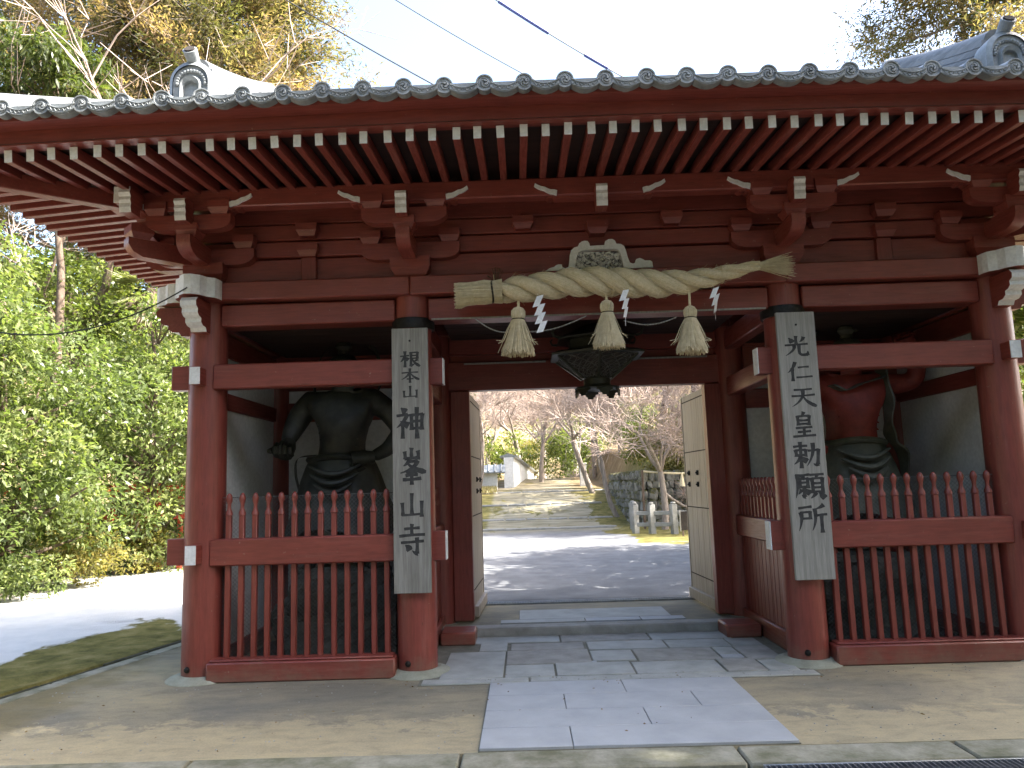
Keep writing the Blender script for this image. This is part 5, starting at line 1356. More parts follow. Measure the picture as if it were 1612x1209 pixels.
def branches(rnd, p, d, L, r, depth, segs, tips, spread=0.6, up=0.12, kids=(2, 4), shrink=0.72, wob=0.25, gnarl=3):
    p = Vector(p); d = Vector(d).normalized(); n = gnarl
    for i in range(n):
        q = p + d * (L / n); r2 = r * (1 - 0.28 / n * (1 if depth > 0 else 2.2)); segs[0 if depth > 1 else 1].append((tuple(p), tuple(q), r, r2)); p, r = q, r2
        d = (d + Vector((rnd.gauss(0, wob), rnd.gauss(0, wob), rnd.gauss(0, wob) + up)) * 0.5).normalized()
        if depth > 0 and i > 0 and rnd.random() < 0.5:
            e = (d + Vector((rnd.gauss(0, 1), rnd.gauss(0, 1), rnd.gauss(0.1, 0.6))) * spread).normalized()
            branches(rnd, p, e, L * shrink * rnd.uniform(0.6, 0.95), r * 0.55, depth - 1, segs, tips, spread, up, kids, shrink, wob, gnarl)
    if depth > 0:
        for k in range(rnd.randint(*kids)):
            e = (d + Vector((rnd.gauss(0, 1), rnd.gauss(0, 1), rnd.gauss(0.05, 0.6))) * spread).normalized()
            branches(rnd, p, e, L * shrink * rnd.uniform(0.75, 1.1), r * 0.68, depth - 1, segs, tips, spread, up, kids, shrink, wob, gnarl)
    else: tips.append((tuple(p), tuple(d)))
def bare_tree(label, loc, h, seed, lean=(0, 0, 1), r=0.12, depth=5, spread=0.55, trunk_mat='bark', group='bare trees behind the gate', twig_r=None, L0=None, kids=(2, 3), shrink=0.74, up=0.12):
    rnd = random.Random(seed); t = thing('bare_tree', label, 'tree', loc, group); segs = ([], []); tips = []
    branches(rnd, (0, 0, -0.15), lean, L0 or h * 0.36, r, depth, segs, tips, spread, up, kids, shrink)
    # fine twigs on the tips
    fine = []
    for p, d in tips:
        p, d = Vector(p), Vector(d)
        for k in range(2):
            e = (d + Vector((rnd.gauss(0, .5), rnd.gauss(0, .5), rnd.gauss(0, .4)))).normalized(); L = rnd.uniform(0.2, 0.5) * h / 6
            fine.append((tuple(p), tuple(p + e * L), 0.006 * h / 6, 0.003 * h / 6))
    V, F = tube_arrays(segs[0], 7); link('trunk', np_mesh('trunk', V, F, trunk_mat, smooth=True), t)
    V, F = tube_arrays(segs[1] + fine, 3); o = link('crown', np_mesh('crown', V, F, 'twig'), t)
    return t
def leafy(name, label, cat, loc, clumps, per, leafL, leafW, mat, seed, trunk=None, group=None, droop=0.2, tint_var=0.25, spread=1.0, trunk_r=0.1, barkmat='bark', flat=0.7):
    """clumps: list of (x, y, z, r) local; leaves spread near the clump surface"""
    rg = np.random.default_rng(seed); t = thing(name, label, cat, loc, group)
    C = []; D = []; T = []
    for (x, y, z, r) in clumps:
        n = int(per * (r ** 2)); u = nrm(rg.normal(size=(n, 3))); u[:, 2] *= 1
        rad = r * rg.uniform(0.35, 1.08, size=(n, 1)) ** 0.6
        P = u * rad * np.array([1, 1, flat]) + np.array([x, y, z]); C.append(P)
        d = u * 0.8 + rg.normal(size=(n, 3)) * 0.55 + np.array([0, 0, -droop]); D.append(d)
        base = rg.normal(0.5, tint_var * 0.7); T.append(np.clip(base + rg.normal(0, tint_var, n) * 0.6, 0, 1))
    C = np.concatenate(C); D = np.concatenate(D); T = np.concatenate(T); n = len(C)
    L = leafL * rg.uniform(0.7, 1.3, n); V, F, tt = leaf_arrays(C, D, L, L * (leafW / leafL), T)
    link('crown' if trunk else 'foliage', np_mesh('foliage', V, F, mat, tt), t)
    if trunk:
        rnd = random.Random(seed); segs = []
        top = Vector(trunk); p = Vector((0, 0, -0.2)); k = 8
        for i in range(k):
            q = Vector((0, 0, -0.2)).lerp(top, (i + 1) / k) + Vector((rnd.gauss(0, .06), rnd.gauss(0, .06), 0)); r0 = trunk_r * (1 - 0.75 * i / k); segs.append((tuple(p), tuple(q), r0, trunk_r * (1 - 0.75 * (i + 1) / k))); p = q
        for (x, y, z, r) in clumps:
            if rnd.random() < 0.75:
                f = min(0.95, max(0.12, (z - 0.5 * math.hypot(x, y)) / max(top.z, 0.1))); a = Vector((0, 0, -0.2)).lerp(top, f); b = Vector((x, y, z)); m_ = a.lerp(b, 0.5) + Vector((rnd.gauss(0, .12), rnd.gauss(0, .12), rnd.uniform(-.05, .2)))
                rr = trunk_r * 0.38 * (1 - f * 0.6); segs += [(tuple(a), tuple(m_), rr, rr * 0.7), (tuple(m_), tuple(b), rr * 0.7, rr * 0.3)]
        V, F = tube_arrays(segs, 7); link('trunk', np_mesh('trunk', V, F, barkmat, smooth=True), t)
    return t
def blob(seed, n, c, rx, ry, rz, r0, r1, shell=0.55):
    rg = np.random.default_rng(seed); out = []
    for k in range(n):
        u = rg.normal(size=3); u /= np.linalg.norm(u); q = rg.uniform(shell, 1.0)
        out.append((c[0] + u[0] * rx * q, c[1] + u[1] * ry * q, max(c[2] + u[2] * rz * q, r0 * 0.6), rg.uniform(r0, r1)))
    return out

# ---- dense evergreens left of the gate
G1 = 'evergreen trees left of the gate'
leafy('evergreen_tree', 'dense green camellia-like tree nearest the left edge of the picture', 'tree', (-9.6, 6.0, 0), blob(1, 84, (0, 0, 2.7), 1.9, 1.9, 3.0, 0.42, 0.8), 900, 0.115, 0.05, 'leaf', 1, (0, 0, 5.0), G1, trunk_r=0.14)
leafy('evergreen_tree', 'dense dark green tree behind the yellowish shrub, left of the gate', 'tree', (-8.4, 9.0, 0), blob(2, 86, (0, 0, 2.6), 1.9, 1.7, 3.1, 0.42, 0.8), 820, 0.12, 0.052, 'leaf', 2, (0, 0, 5.0), G1, trunk_r=0.13)
leafy('evergreen_tree', 'dense green tree seen just beside the left corner column', 'tree', (-9.0, 12.6, 0), blob(3, 80, (0, 0, 2.6), 2.3, 1.8, 3.0, 0.5, 0.9), 640, 0.13, 0.055, 'leaf', 3, (0, 0, 5.0), G1, trunk_r=0.13)
leafy('evergreen_tree', 'pale sunlit tree rising under the left eave, behind the denser greenery', 'tree', (-11.6, 11.0, 0.2), blob(4, 64, (0, 0, 4.9), 2.5, 2.0, 2.4, 0.45, 0.85), 620, 0.12, 0.055, 'leaf_light', 4, (0, 0, 6.6), G1, trunk_r=0.16)
leafy('evergreen_tree', 'dark green tree cut by the left picture edge, under the eave', 'tree', (-12.6, 8.0, 0.2), blob(5, 60, (0, 0, 4.6), 2.3, 1.8, 3.2, 0.45, 0.85), 620, 0.125, 0.05, 'leaf', 5, (0, 0, 7), G1, trunk_r=0.16)
leafy('evergreen_tree', 'tall pale green tree farthest behind the left greenery', 'tree', (-13.0, 16.5, 0.5), blob(6, 60, (0, 0, 5.2), 3.2, 2.0, 4.4, 0.6, 1.1), 380, 0.15, 0.065, 'leaf_light', 6, (0, 0, 8), G1, trunk_r=0.18)
leafy('yellowish_shrub', 'yellow-green shrub at the edge of the white gravel', 'shrub', (-8.45, 6.7, 0), blob(7, 30, (0, 0, 0.55), 0.85, 0.7, 0.6, 0.18, 0.36, 0.2), 1500, 0.075, 0.035, 'leaf_yellow', 7, None, 'shrubs along the gravel')
leafy('low_shrub', 'low grey-green shrub at the left edge of the gravel', 'shrub', (-8.8, 5.2, 0), blob(8, 26, (0, 0, 0.35), 0.9, 0.55, 0.45, 0.18, 0.34, 0.2), 1500, 0.08, 0.032, 'leaf', 8, None, 'shrubs along the gravel')
leafy('yellowish_shrub', 'loose yellow-green shrub beside the left corner column, behind the gravel', 'shrub', (-8.3, 8.5, 0), blob(9, 26, (0, 0, 0.7), 0.8, 0.6, 0.7, 0.18, 0.36, 0.2), 1300, 0.08, 0.036, 'leaf_yellow', 9, None, 'shrubs along the gravel')
# overhanging foliage beyond the right corner
leafy('evergreen_tree', 'green tree showing past the right corner column', 'tree', (8.6, 7.5, 0), blob(10, 46, (0, 0, 3.2), 1.9, 1.7, 2.6, 0.45, 0.85), 380, 0.15, 0.062, 'leaf', 10, (0, 0, 4.6), 'evergreen trees right of the gate', trunk_r=0.13)
# evergreens behind the gate that shade the court
G2 = 'evergreens behind the gate'
leafy('broadleaf_tree', 'tall evergreen behind the right niche wall', 'tree', (6.2, 6.2, 0.08), blob(12, 110, (0.2, 0.0, 5.0), 2.4, 3.9, 2.3, 0.6, 1.0), 290, 0.235, 0.105, 'leaf', 12, (0, 0, 5.5), G2, trunk_r=0.2)
leafy('broadleaf_tree', 'tall evergreen right of the court behind the gate', 'tree', (9.5, 20.5, 0.4), blob(13, 70, (-0.6, 0, 6.6), 3.0, 2.6, 2.6, 0.6, 1.0), 300, 0.17, 0.075, 'leaf', 13, (0, 0, 8), G2, trunk_r=0.22)

leafy('broadleaf_tree', 'evergreen at the right front whose leaves dapple the ground', 'tree', (11.0, -2.6, 0), blob(14, 80, (0, 0, 7.2), 3.0, 3.2, 2.6, 0.5, 0.9), 360, 0.17, 0.075, 'leaf', 14, (0, 0, 7), 'evergreens right of the forecourt', trunk_r=0.2)
leafy('broadleaf_tree', 'very tall evergreen standing right of the forecourt', 'tree', (13.0, -4.8, 0), blob(15, 190, (-0.4, 0.4, 13.2), 6.2, 3.4, 2.8, 0.6, 1.1), 210, 0.28, 0.13, 'leaf', 15, (0, 0, 13), 'evergreens right of the forecourt', trunk_r=0.3)
# unseen woodland added behind the viewer to darken the gate front
rg = np.random.default_rng(90); C = []; D = []; T = []
for k in range(800):
    a = rg.uniform(-1.75, 1.75); R_ = rg.uniform(15, 21); x, y, z, r = R_ * math.sin(a) * 1.15, -6 - R_ * math.cos(a) * 0.8, rg.uniform(0.5, 13.0), rg.uniform(1.0, 1.8)
    n = int(46 * r * r); u = nrm(rg.normal(size=(n, 3))); C.append(u * r * rg.uniform(0.4, 1.05, (n, 1)) + np.array([x, y, z])); D.append(u + rg.normal(size=(n, 3)) * 0.6); T.append(np.clip(rg.normal(rg.uniform(0.2, 0.7), 0.15, n), 0, 1))
C, D, T = np.concatenate(C), np.concatenate(D), np.concatenate(T); V, F, tt = leaf_arrays(C, D, rg.uniform(0.35, 0.6, len(C)), 0.28, T)
o = link('added_shade_woodland', np_mesh('added_shade_woodland', V, F, 'leaf', tt)); tag(o, 'unseen evergreen woodland added behind the viewer to shade the gate front', 'forest', kind='stuff')

# ---- red fence half hidden in the greenery
fn = thing('red_fence', 'bright red fence glimpsed through the greenery on the left', 'fence', (-11.2, 8.2, 0.1))
for k in range(12): MB().box((0, 0, 0), (0.09, 0.09, 1.75), 0.01).build('fence_post', 'fence_red', fn, (k * 0.42, 0.25 * k * 0.42, 0.85))
for z in (1.62, 1.05): MB().box((0, 0, 0), (4.9, 0.07, 0.13), 0.01).build('fence_rail', 'fence_red', fn, (2.3, 0.575, z)).rotation_euler = (0, 0, math.atan(0.25))

# ---- palm under the left eave
pl = thing('palm_tree', 'slender palm trunk with brown dead fronds among the left greenery', 'palm tree', (-9.5, 10.9, 0.0))
rnd = random.Random(5); tr = MB(); P = [(0.03 * math.sin(k), 0.03 * math.cos(k * 1.3), 6.5 * k / 24) for k in range(25)]
tr.tube(P, [0.13 + 0.012 * (k % 2) for k in range(25)], 12); tr.build('trunk', 'bark', pl)
C = []; D = []; T = []; Ls = []
for k in range(36):
    a = rnd.uniform(0, 2 * PI); dead = k < 18; el = rnd.uniform(-1.3, -0.8) if dead else rnd.uniform(-0.3, 0.9)
    o_ = np.array([math.cos(a) * math.cos(el), math.sin(a) * math.cos(el), math.sin(el)]); st = np.array([0, 0, 6.4])
    for j in range(18):
        f = (j / 17 - 0.5) * (0.8 if dead else 2.2); side = np.array([-math.sin(a), math.cos(a), 0]); d = o_ * math.cos(f) + side * math.sin(f) + np.array([0, 0, -0.25])
        L = rnd.uniform(0.5, 0.75); C.append(st + o_ * (0.35 if dead else 0.5) + d * L * 0.5); D.append(d); T.append(rnd.uniform(0.0, 0.55) if dead else rnd.uniform(0.8, 1.0)); Ls.append(L)
V, F, tt = leaf_arrays(np.array(C), np.array(D), np.array(Ls), np.array(Ls) * 0.06, np.array(T)); link('crown', np_mesh('crown', V, F, 'palm', tt), pl)

# ---- cedars above the roof
def cedar(label, loc, h, seed, crown_r, z_from=0.3, density=1.0, trunk_r=0.3, orange=0.5, nb=70):
    rnd = random.Random(seed); rg = np.random.default_rng(seed); t = thing('cedar_tree', label, 'tree', loc, 'tall cedars behind the gate'); segs = []; p = Vector((0, 0, -0.3)); C = []; D = []; T = []; LL = []
    for i in range(14):
        q = Vector((rnd.gauss(0, .08), rnd.gauss(0, .08), h * (i + 1) / 14)); segs.append((tuple(p), tuple(q), trunk_r * (1 - i / 14.6), trunk_r * (1 - (i + 1) / 14.6))); p = q
    for k in range(nb):
        f = z_from + (1 - z_from) * rnd.random() ** 0.9; z = h * f; a = rnd.uniform(0, 2 * PI); R_ = crown_r * (1.15 - f) ** 0.6 * rnd.uniform(0.6, 1.05); d = Vector((math.cos(a), math.sin(a), rnd.uniform(-0.15, 0.35))); pos_ = Vector((0, 0, z)); m = 6; r0 = 0.06 * (1.2 - f) * trunk_r / 0.3 + 0.012
        clump_t = min(max(rnd.gauss(orange, 0.28), 0), 1)
        for j in range(m):
            q = pos_ + d * (R_ / m) + Vector((rnd.gauss(0, .10), rnd.gauss(0, .10), rnd.gauss(0, .06))); segs.append((tuple(pos_), tuple(q), r0 * (1 - j / (m + 1)), r0 * (1 - (j + 1) / (m + 1)))); pos_ = q; d = (d + Vector((rnd.gauss(0, .15), rnd.gauss(0, .15), rnd.uniform(-0.10, 0.12)))).normalized()
            if j >= 1:
                for s_ in range(3):                         # side sprays
                    e = (d + Vector((rnd.gauss(0, .9), rnd.gauss(0, .9), rnd.gauss(0.0, .5)))).normalized(); Ls_ = rnd.uniform(0.35, 0.9) * crown_r / 4; tipp = pos_ + e * Ls_; segs.append((tuple(pos_), tuple(tipp), r0 * 0.25, 0.004))
                    n = int(60 * density); tf = rg.uniform(0.25, 1.12, (n, 1)); base = np.array(pos_) + (np.array(tipp) - np.array(pos_)) * tf; rad = 0.13 * crown_r / 4; C.append(base + rg.normal(size=(n, 3)) * rad); D.append(np.tile(np.array(e), (n, 1)) + rg.normal(size=(n, 3)) * 0.55 + np.array([0, 0, -0.25])); T.append(np.clip(rnd.gauss(clump_t, 0.12) + rg.normal(0, 0.14, n), 0, 1)); LL.append(rg.uniform(0.11, 0.25, n))
    C = np.concatenate(C); D = np.concatenate(D); T = np.concatenate(T); LL = np.concatenate(LL)
    V, F, tt = leaf_arrays(C, D, LL, LL * 0.24, T); link('crown', np_mesh('crown', V, F, 'cedar', tt), t)
    V, F = tube_arrays(segs, 4); link('trunk', np_mesh('trunk', V, F, 'bark_pale', smooth=True), t); return t
cedar('broad orange-tinged cedar above the left part of the roof', (-10.2, 16.0, 0.3), 21, 21, 6.0, 0.32, 0.95, 0.34, 0.62, 220)
cedar('green and orange cedar behind the others at the upper left', (-16.0, 18.0, 1.0), 23, 22, 5.8, 0.3, 0.6, 0.34, 0.42, 150)
cedar('orange-tinged cedar at the upper right corner, above the right ridge', (14.0, 16.5, 0.5), 20, 23, 5.8, 0.35, 0.85, 0.32, 0.5, 160)
leafy('bamboo_leaved_tree', 'olive-green leafy branches in the upper left corner', 'tree', (-10.9, 9.4, 0), blob(24, 44, (-0.3, 0, 11.2), 1.6, 1.3, 1.0, 0.35, 0.65), 520, 0.22, 0.05, 'leaf_bamboo', 24, (0, 0, 10.6), 'leafy trees at the upper left', droop=1.0, trunk_r=0.15)
bare_tree('bare branching tree in front of the cedar at the upper left', (-11.4, 10.5, 0.1), 13, 31, (0.02, 0, 1), 0.2, 4, 0.75, 'bark', 'bare trees at the upper left', L0=5.6, kids=(2, 3))
bare_tree('bare branches crossing in front of the cedar at the upper right', (13.0, 12.5, 0.1), 13, 32, (-0.05, 0, 1), 0.2, 4, 0.6, 'bark_pale', 'bare trees at the upper right', L0=5.0, kids=(2, 3))

# ================================================================== THE AVENUE BEHIND THE GATE
def gz(x, y): return 0.08 + hills(x, y)
stp = MB().bx(-2.3, 2.2, 18.55, 18.75, 0.0, 0.14).build('avenue_steps', 'stone'); tag(stp, kind='structure')
rnd = random.Random(12)
for k, y in enumerate((19.2, 21.6, 24.6, 28.0)):
    x = -2.4 - 0.1 * k
    while x < 2.3 + 0.05 * k:
        L = rnd.uniform(0.7, 1.3); z = gz(0, y + 0.8)
        MB().box((0, 0, 0), (L - 0.03, 0.42, 0.34), 0.03).build('step_stone', 'stone', stp, (x + L / 2, y + rnd.uniform(-.05, .05), gz(0, y) - 0.145)); x += L
# white plaster wall and storehouse at the far left of the avenue
st = thing('white_wall', 'long white plastered wall with dark tiled coping running back along the left of the avenue', 'wall', (-1.25, 33.2, 1.0))
pa, pb = Vector((0, 0, 0)), Vector((1.55, 22.0, 0)); dn = (pb - pa).normalized(); sn_ = Vector((dn.y, -dn.x, 0))
def wall_pt(t, off, z): p = pa.lerp(pb, t) - sn_ * off; return (p.x, p.y, z)
m = MB(); prof_w = lambda t: 2.02 - 0.62 * t
vs = []
for k in range(9):
    t = k / 8; vs += [wall_pt(t, 0.0, -0.5), wall_pt(t, 0.5, -0.5), wall_pt(t, 0.5, prof_w(t)), wall_pt(t, 0.0, prof_w(t))]
m.add(vs, [(i * 4 + j, i * 4 + (j + 1) % 4, (i + 1) * 4 + (j + 1) % 4, (i + 1) * 4 + j) for i in range(8) for j in range(4)] + [(3, 2, 1, 0), (32, 33, 34, 35)])
m.build('wall_body', 'plaster_bright', st, smooth=False)
m = MB(); vs = []
for k in range(9):
    t = k / 8; z = prof_w(t); vs += [wall_pt(t, -0.22, z - 0.02), wall_pt(t, 0.72, z - 0.02), wall_pt(t, 0.72, z + 0.04), wall_pt(t, 0.25, z + 0.2), wall_pt(t, -0.22, z + 0.04)]
m.add(vs, [(i * 5 + j, i * 5 + (j + 1) % 5, (i + 1) * 5 + (j + 1) % 5, (i + 1) * 5 + j) for i in range(8) for j in range(5)] + [(4, 3, 2, 1, 0), (40, 41, 42, 43, 44)])
m.build('coping', 'tile', st, smooth=False)
wl = thing('plaster_wall', 'white plaster wall with grey tiled coping, left of the avenue', 'wall', (-4.0, 30.0, 1.0))
MB().bx(-4.0, 2.0, -0.2, 0.2, -0.4, 1.15).build('wall_body', 'plaster_bright', wl)
m = MB().prism([(-0.5, 1.15), (0.5, 1.15), (0.5, 1.2), (0, 1.55), (-0.5, 1.2)], -4.2, 2.4, lambda u, v, w: (w, u, v)); m.build('coping', 'tile', wl)
for k in range(22): MB().tube([(-4.1 + k * 0.3, -0.5, 1.21), (-4.1 + k * 0.3, 0, 1.56)], 0.05, 6).build('coping_tile', 'tile', wl)
tag(MB().box((0, 0, 0.55), (0.32, 0.32, 1.1), 0.02).box((0, 0, 1.14), (0.4, 0.4, 0.1), 0.02).build('white_post', 'plaster_bright', None, (2.35, 33.0, gz(1.2, 33.0))), 'small white post beside the far end of the avenue', 'post')

# mossy stone retaining wall on the right, of separate boulders
def moss_stone_mat():
    m, t, b, o = nodes_mat('mossy_boulder')
    q = pos(t); n = noise(t, q, 4, 6, 0.65); g = t.nodes.new('ShaderNodeNewGeometry'); up = sepxyz(t, g.outputs['Normal'])[2]
    c = ramp(t, n, [(0.3, (0.10, 0.10, 0.085)), (0.6, (0.24, 0.235, 0.21)), (0.75, (0.32, 0.31, 0.28))])
    k = ramp(t, math_n(t, 'ADD', math_n(t, 'MULTIPLY', up, 0.35), noise(t, q, 2.2, 6, 0.7)), [(0.52, (0, 0, 0)), (0.68, (1, 1, 1))])
    c = mix(t, k, c, (0.075, 0.07, 0.018)); t.links.new(c, b.inputs['Base Color']); b.inputs['Roughness'].default_value = 0.9
    bump(t, b, noise(t, q, 22, 5, 0.7), 0.7, 0.03); return m
M['moss_stone'] = moss_stone_mat()
def boulder_mesh(seed):
    rg = np.random.default_rng(seed); n, k = 9, 6; vs = []
    for j in range(k + 1):
        ph = PI * j / k
        for i in range(n):
            a = 2 * PI * i / n; d = np.array([math.sin(ph) * math.cos(a), math.sin(ph) * math.sin(a), math.cos(ph)]); d = np.sign(d) * np.abs(d) ** 0.6
            vs.append(tuple(d * rg.uniform(0.85, 1.1)))
    fs = [(j * n + i, (j + 1) * n + i, (j + 1) * n + (i + 1) % n, j * n + (i + 1) % n) for j in range(k) for i in range(n)]
    m = MB(); m.add(vs, fs); return m.mesh('boulder', 'moss_stone', False)
BM = [boulder_mesh(s) for s in range(8)]
rw = thing('stone_wall', 'mossy dry stone retaining wall of rough boulders, right of the avenue', 'wall', (2.9, 18.6, 0.05))
MB().bx(0.35, 7.0, 0.45, 1.4, -0.2, 1.75).bx(0.45, 1.4, 1.4, 9.0, -0.2, 1.8).build('wall_core', 'soil', rw)
for side in (0, 1):
    z = 0.12
    while z < 1.95:
        u = 0.1; hh = rnd.uniform(0.14, 0.22)
        while u < (6.6 if side == 0 else 8.5):
            w = rnd.uniform(0.18, 0.36); s = (w * 0.56, 0.26, hh * 1.12)
            loc = (0.15 + u + w / 2 , 0.30 + 0.10 * z + rnd.uniform(-.05, .05), z) if side == 0 else (0.25 + 0.1 * z + rnd.uniform(-.05, .05), 0.4 + u + w / 2, z)
            o = link('boulder', BM[rnd.randrange(8)], rw, loc, (rnd.uniform(-.2, .2), rnd.uniform(-.2, .2), rnd.uniform(-.2, .2) + (PI / 2 if side else 0))); o.scale = s; u += w
        z += hh * 1.75
# stone fence round the rock
sf_ = thing('stone_fence', 'low weathered fence of square stone posts in front of the boulder wall', 'fence', (2.45, 15.3, 0.06))
pf = MB(); pf.box((0, 0, 0.42), (0.17, 0.17, 0.84), 0.015); pf.box((0, 0, 0.87), (0.13, 0.13, 0.07), 0.03)
pfm = pf.mesh('stone_post', 'stone')
for (x, y) in ((0.0, 0.2), (0.12, 1.2), (0.22, 2.2), (0.42, -0.15), (1.0, -0.4), (1.55, -0.6), (2.1, -0.8)): link('stone_post', pfm, sf_, (x, y, 0), (rnd.uniform(-.02, .02), rnd.uniform(-.02, .02), 0.3))
for z in (0.28, 0.6): MB().box((0, 0, 0), (2.2, 0.09, 0.11), 0.01).build('stone_rail', 'stone', sf_, (1.05, -0.4, z)).rotation_euler = (0, 0, -0.36)
nb = thing('notice_board', 'small dark notice board with pale edge beside the stone fence', 'sign', (3.62, 14.0, 0.06))
MB().box((0, 0, 0.42), (0.34, 0.05, 0.5), 0.005).build('panel', 'groove', nb); MB().box((-0.185, 0, 0.42), (0.025, 0.06, 0.56), 0.003).build('pale_edge', 'board_pale', nb)
for x in (-0.12, 0.12): MB().box((x, 0, 0.1), (0.04, 0.04, 0.2)).build('leg', 'bark', nb)
# small straw rope with tassels in front of the rock
sr = thing('small_straw_rope', 'thin straw rope with little tassels strung before the boulders', 'rope', (3.0, 17.2, 1.45))
MB().tube([(2.6 * k / 16, 0.0, 0.42 - 0.1 * math.sin(PI * k / 16)) for k in range(17)], 0.03, 6).build('rope', 'straw', sr)
for x in (0.55, 1.2, 1.85):
    MB().lathe([(0.02, 0.32), (0.03, 0.26), (0.06, 0.1), (0.09, -0.1), (0.02, -0.1)], (x, -0.02, 0.02), 10).build('tassel', 'straw', sr)
for x in (-0.02, 2.62): MB().box((x, 0, -0.45), (0.07, 0.07, 1.8), 0.01).build('support_pole', 'bark', sr)
# dry grass along the plaster wall
rg = np.random.default_rng(40); n = 5000; C = np.stack([rg.uniform(-6.5, -2.0, n), rg.uniform(27.5, 29.8, n), np.zeros(n)], 1); C[:, 2] = [gz(a, b) + 0.12 for a, b in C[:, :2]]
D = rg.normal(size=(n, 3)) * 0.35 + np.array([0, 0, 1.0]); V, F, tt = leaf_arrays(C, D, rg.uniform(0.15, 0.35, n), 0.03, rg.uniform(0, 1, n)); o = link('dry_grass', np_mesh('dry_grass', V, F, 'dry_grass', tt)); tag(o, 'dry grass tufts at the foot of the plaster wall', 'grass', kind='stuff')

# bare maples and cherries
bare_tree('slender pale bare tree left of the avenue, beside the left door leaf', (-2.3, 19.5, gz(-2.3, 19.5)), 6.5, 41, (0.05, 0, 1), 0.075, 5, 0.5, 'bark_pale', L0=2.1)
bare_tree('leaning bare maple at the right of the avenue, leftmost of the leaning trunks', (2.3, 27.0, gz(2.3, 27.0)), 8, 42, (-0.35, 0, 1), 0.13, 6, 0.6, 'bark_pale', L0=2.6)
bare_tree('leaning bare maple with its trunk on the moss bank', (2.7, 21.5, gz(2.7, 21.5)), 7.5, 43, (-0.42, 0.1, 1), 0.10, 6, 0.6, 'bark_pale', L0=2.3)
bare_tree('bare tree with wide low boughs behind the stone fence', (3.55, 17.0, 0.1), 7, 44, (0.1, 0.05, 1), 0.12, 6, 0.75, 'bark_pale', L0=1.9)
bare_tree('bare maple beside the white post at the far end of the avenue', (2.5, 31.0, gz(2.5, 31.0)), 8, 45, (-0.3, 0, 1), 0.13, 6, 0.6, 'bark_pale', L0=2.6)
bare_tree('thick dark bare tree high on the bank above the boulder wall', (6.2, 24.0, gz(6.2, 24.0)), 11, 46, (0.0, 0, 1), 0.24, 6, 0.55, 'bark', L0=3.4)
bare_tree('dark bare tree leaning right on the bank above the boulder wall', (5.2, 27.0, gz(5.2, 27.0)), 10, 47, (0.25, 0, 1), 0.2, 6, 0.55, 'bark', L0=3.2)
for k, (x, y, lab) in enumerate(((-1.0, 45.0, 'far bare tree straight above the low white wall'), (3.0, 48.0, 'far bare tree at the end of the avenue'), (-5.0, 42.0, 'far bare tree left above the low white wall'), (7.5, 44.0, 'far bare tree high on the right bank'), (1.0, 58.0, 'farthest bare tree on the hillside in the middle'), (-4.0, 62.0, 'farthest bare tree on the hillside at the left'), (6.0, 60.0, 'farthest bare tree on the hillside at the right'))):
    bare_tree(lab, (x, y, gz(x, y)), 11, 50 + k, (0, 0, 1), 0.2, 5, 0.62, 'bark_pale', L0=3.0, kids=(2, 4))
leafy('evergreen_shrub', 'yellow-green shrub on the bank above the boulder wall', 'shrub', (4.4, 20.6, 1.75), blob(61, 50, (0, 0, 1.0), 1.8, 0.9, 1.2, 0.3, 0.55, 0.2), 420, 0.13, 0.06, 'leaf_yellow', 61, None, 'shrubs on the bank')
leafy('evergreen_shrub', 'olive shrub on the bank just left of the dark bare trees', 'shrub', (3.9, 23.2, gz(4.6, 23.2)), blob(65, 40, (0, 0, 0.8), 1.1, 1.4, 1.0, 0.3, 0.55, 0.2), 420, 0.13, 0.06, 'leaf_light', 65, None, 'shrubs on the bank')
leafy('evergreen_shrub', 'bright green shrub near the right door leaf, high on the bank', 'shrub', (6.6, 20.6, gz(7, 21)), blob(62, 36, (0, 0, 1.3), 1.4, 1.0, 1.2, 0.3, 0.6, 0.2), 420, 0.13, 0.06, 'leaf_light', 62, None, 'shrubs on the bank')
leafy('evergreen_shrub', 'dark green shrub behind the leaning maples', 'shrub', (3.8, 29.0, gz(4.5, 29)), blob(63, 40, (0, 0, 1.4), 1.5, 1.2, 1.5, 0.35, 0.7, 0.2), 300, 0.16, 0.07, 'leaf', 63, None, 'shrubs on the bank')
leafy('evergreen_tree', 'evergreen above the plaster wall at the far left of the avenue', 'tree', (-6.0, 38.0, gz(-6, 38)), blob(64, 60, (0, 0, 4.6), 2.6, 2.0, 3.2, 0.6, 1.1), 170, 0.22, 0.1, 'leaf', 64, (0, 0, 6.5), 'evergreens along the avenue', trunk_r=0.2)
for k, (x, y, lab) in enumerate(((0.3, 38.0, 'bare tree just behind the white wall coping'), (4.6, 35.0, 'bare maple on the bank right of the white post'), (-3.2, 37.0, 'bare tree farther left behind the white wall'), (3.6, 40.0, 'bare maple closing the far end of the avenue'), (7.0, 33.0, 'bare tree high on the bank near the right door leaf'))):
    bare_tree(lab, (x, y, gz(x, y)), 9, 70 + k, (0, 0, 1), 0.15, 6, 0.65, 'bark_pale', L0=2.4)
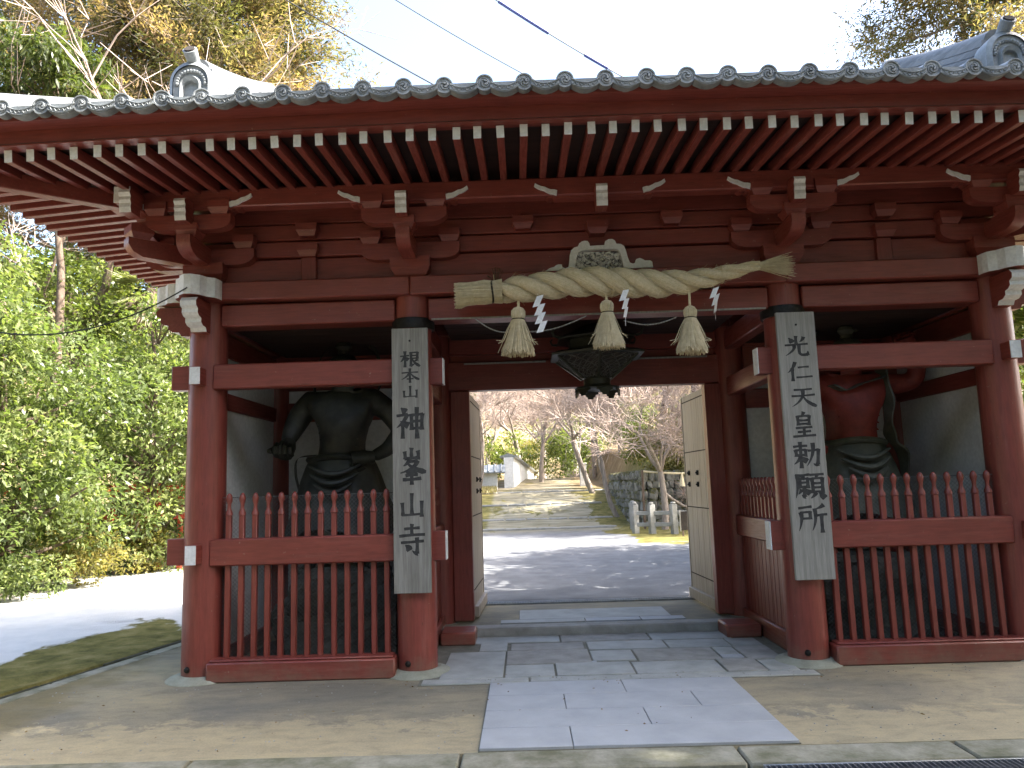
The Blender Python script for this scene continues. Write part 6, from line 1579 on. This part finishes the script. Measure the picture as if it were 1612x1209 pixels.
for k, (x, y, m_, lab) in enumerate(((-2.5, 44.0, 'leaf_light', 'pale shrub on the slope left behind the white walls'), (1.8, 43.0, 'leaf_light', 'pale shrub at the far end of the long white wall'), (5.5, 40.0, 'leaf', 'dark shrub on the slope behind the leaning maples'), (-6.5, 47.0, 'leaf', 'dark shrub on the far slope at the left'), (4.0, 52.0, 'leaf_light', 'pale shrub high on the far slope'), (-0.5, 52.0, 'leaf_yellow', 'yellowish shrub high on the far slope'))):
    leafy('evergreen_shrub', lab, 'shrub', (x, y, gz(x, y)), blob(80 + k, 44, (0, 0, 1.6), 2.2, 1.6, 1.7, 0.4, 0.8, 0.2), 200, 0.2, 0.09, m_, 80 + k, None, 'shrubs on the far slope')
# wooded hillside behind everything
rg = np.random.default_rng(77); cl = []
for k in range(520):
    x, y = rg.uniform(-60, 60), rg.uniform(62, 125); cl.append((x, y, gz(x, y) + rg.uniform(0.6, 3.0), rg.uniform(1.2, 2.6)))
C = []; D = []; T = []
for (x, y, z, r) in cl:
    n = int(26 * r * r); u = nrm(rg.normal(size=(n, 3))); C.append(u * r * rg.uniform(0.5, 1.05, (n, 1)) + np.array([x, y, z])); D.append(u + rg.normal(size=(n, 3)) * 0.6); T.append(np.clip(rg.normal(rg.uniform(0.2, 0.9), 0.15, n), 0, 1))
C, D, T = np.concatenate(C), np.concatenate(D), np.concatenate(T); V, F, tt = leaf_arrays(C, D, rg.uniform(0.35, 0.7, len(C)), 0.22, T)
o = link('hillside_forest', np_mesh('hillside_forest', V, F, 'leaf_light', tt)); tag(o, 'pale wooded hillside closing the view behind the avenue', 'forest', kind='stuff')

# ================================================================== LITTER ON THE GROUND
rg = np.random.default_rng(5); n = 260
X = rg.uniform(-4.6, 4.5, n); Y = rg.uniform(-2.0, -0.3, n); keep = (rg.random(n) < np.where(np.abs(Y + 0.35) < 0.3, 1.0, 0.45)); X, Y = X[keep], Y[keep]; n = len(X)
ang = rg.uniform(0, 2 * PI, n); D = np.stack([np.cos(ang), np.sin(ang), rg.normal(0, 0.12, n)], 1); C = np.stack([X, Y, np.full(n, 0.03)], 1)
inm = (X > -1.06) & (X < 0.9); C[:, 2] = np.where(inm, 0.034, 0.012)
V, F, tt = leaf_arrays(C, D, rg.uniform(0.012, 0.035, n), 0.012, rg.uniform(0, 1, n), 0.15)
M['litter'] = leaf_mat('dead_leaves', [(0.0, (0.09, 0.055, 0.03)), (0.6, (0.2, 0.13, 0.07)), (1.0, (0.32, 0.26, 0.15))], 0.15, 0.8, 0.2)
tag(link('fallen_leaves', np_mesh('fallen_leaves', V, F, 'litter', tt)), 'small dead leaves and twigs scattered over the platform', 'leaves', kind='stuff')
peb = MB(); rnd = random.Random(9)
for k in range(420):
    x, y = rnd.uniform(-5.0, 4.6), rnd.choice((rnd.uniform(-2.04, -1.6), rnd.uniform(-2.04, -0.4), rnd.gauss(-0.42, 0.06)))
    if -1.06 < x < 0.9 and y < -0.5: continue
    if x < kerb_x(y) + 0.3: continue
    r = rnd.uniform(0.003, 0.009); z = 0.0 if y < -0.5 or abs(x) > 1.6 else 0.014
    vs = [(x + r * rnd.uniform(.7, 1.2) * math.cos(a) * q, y + r * rnd.uniform(.7, 1.2) * math.sin(a) * q, z + r * h_) for (q, h_) in ((1.0, -0.1), (0.7, 0.6)) for a in (0.2, 1.4, 2.7, 3.9, 5.2)]
    peb.add(vs, [(i, (i + 1) % 5, 5 + (i + 1) % 5, 5 + i) for i in range(5)] + [(5, 6, 7, 8, 9)])
tag(peb.build('pebbles', 'stone', smooth=False), 'loose grit and pebbles on the platform', 'pebbles', kind='stuff')
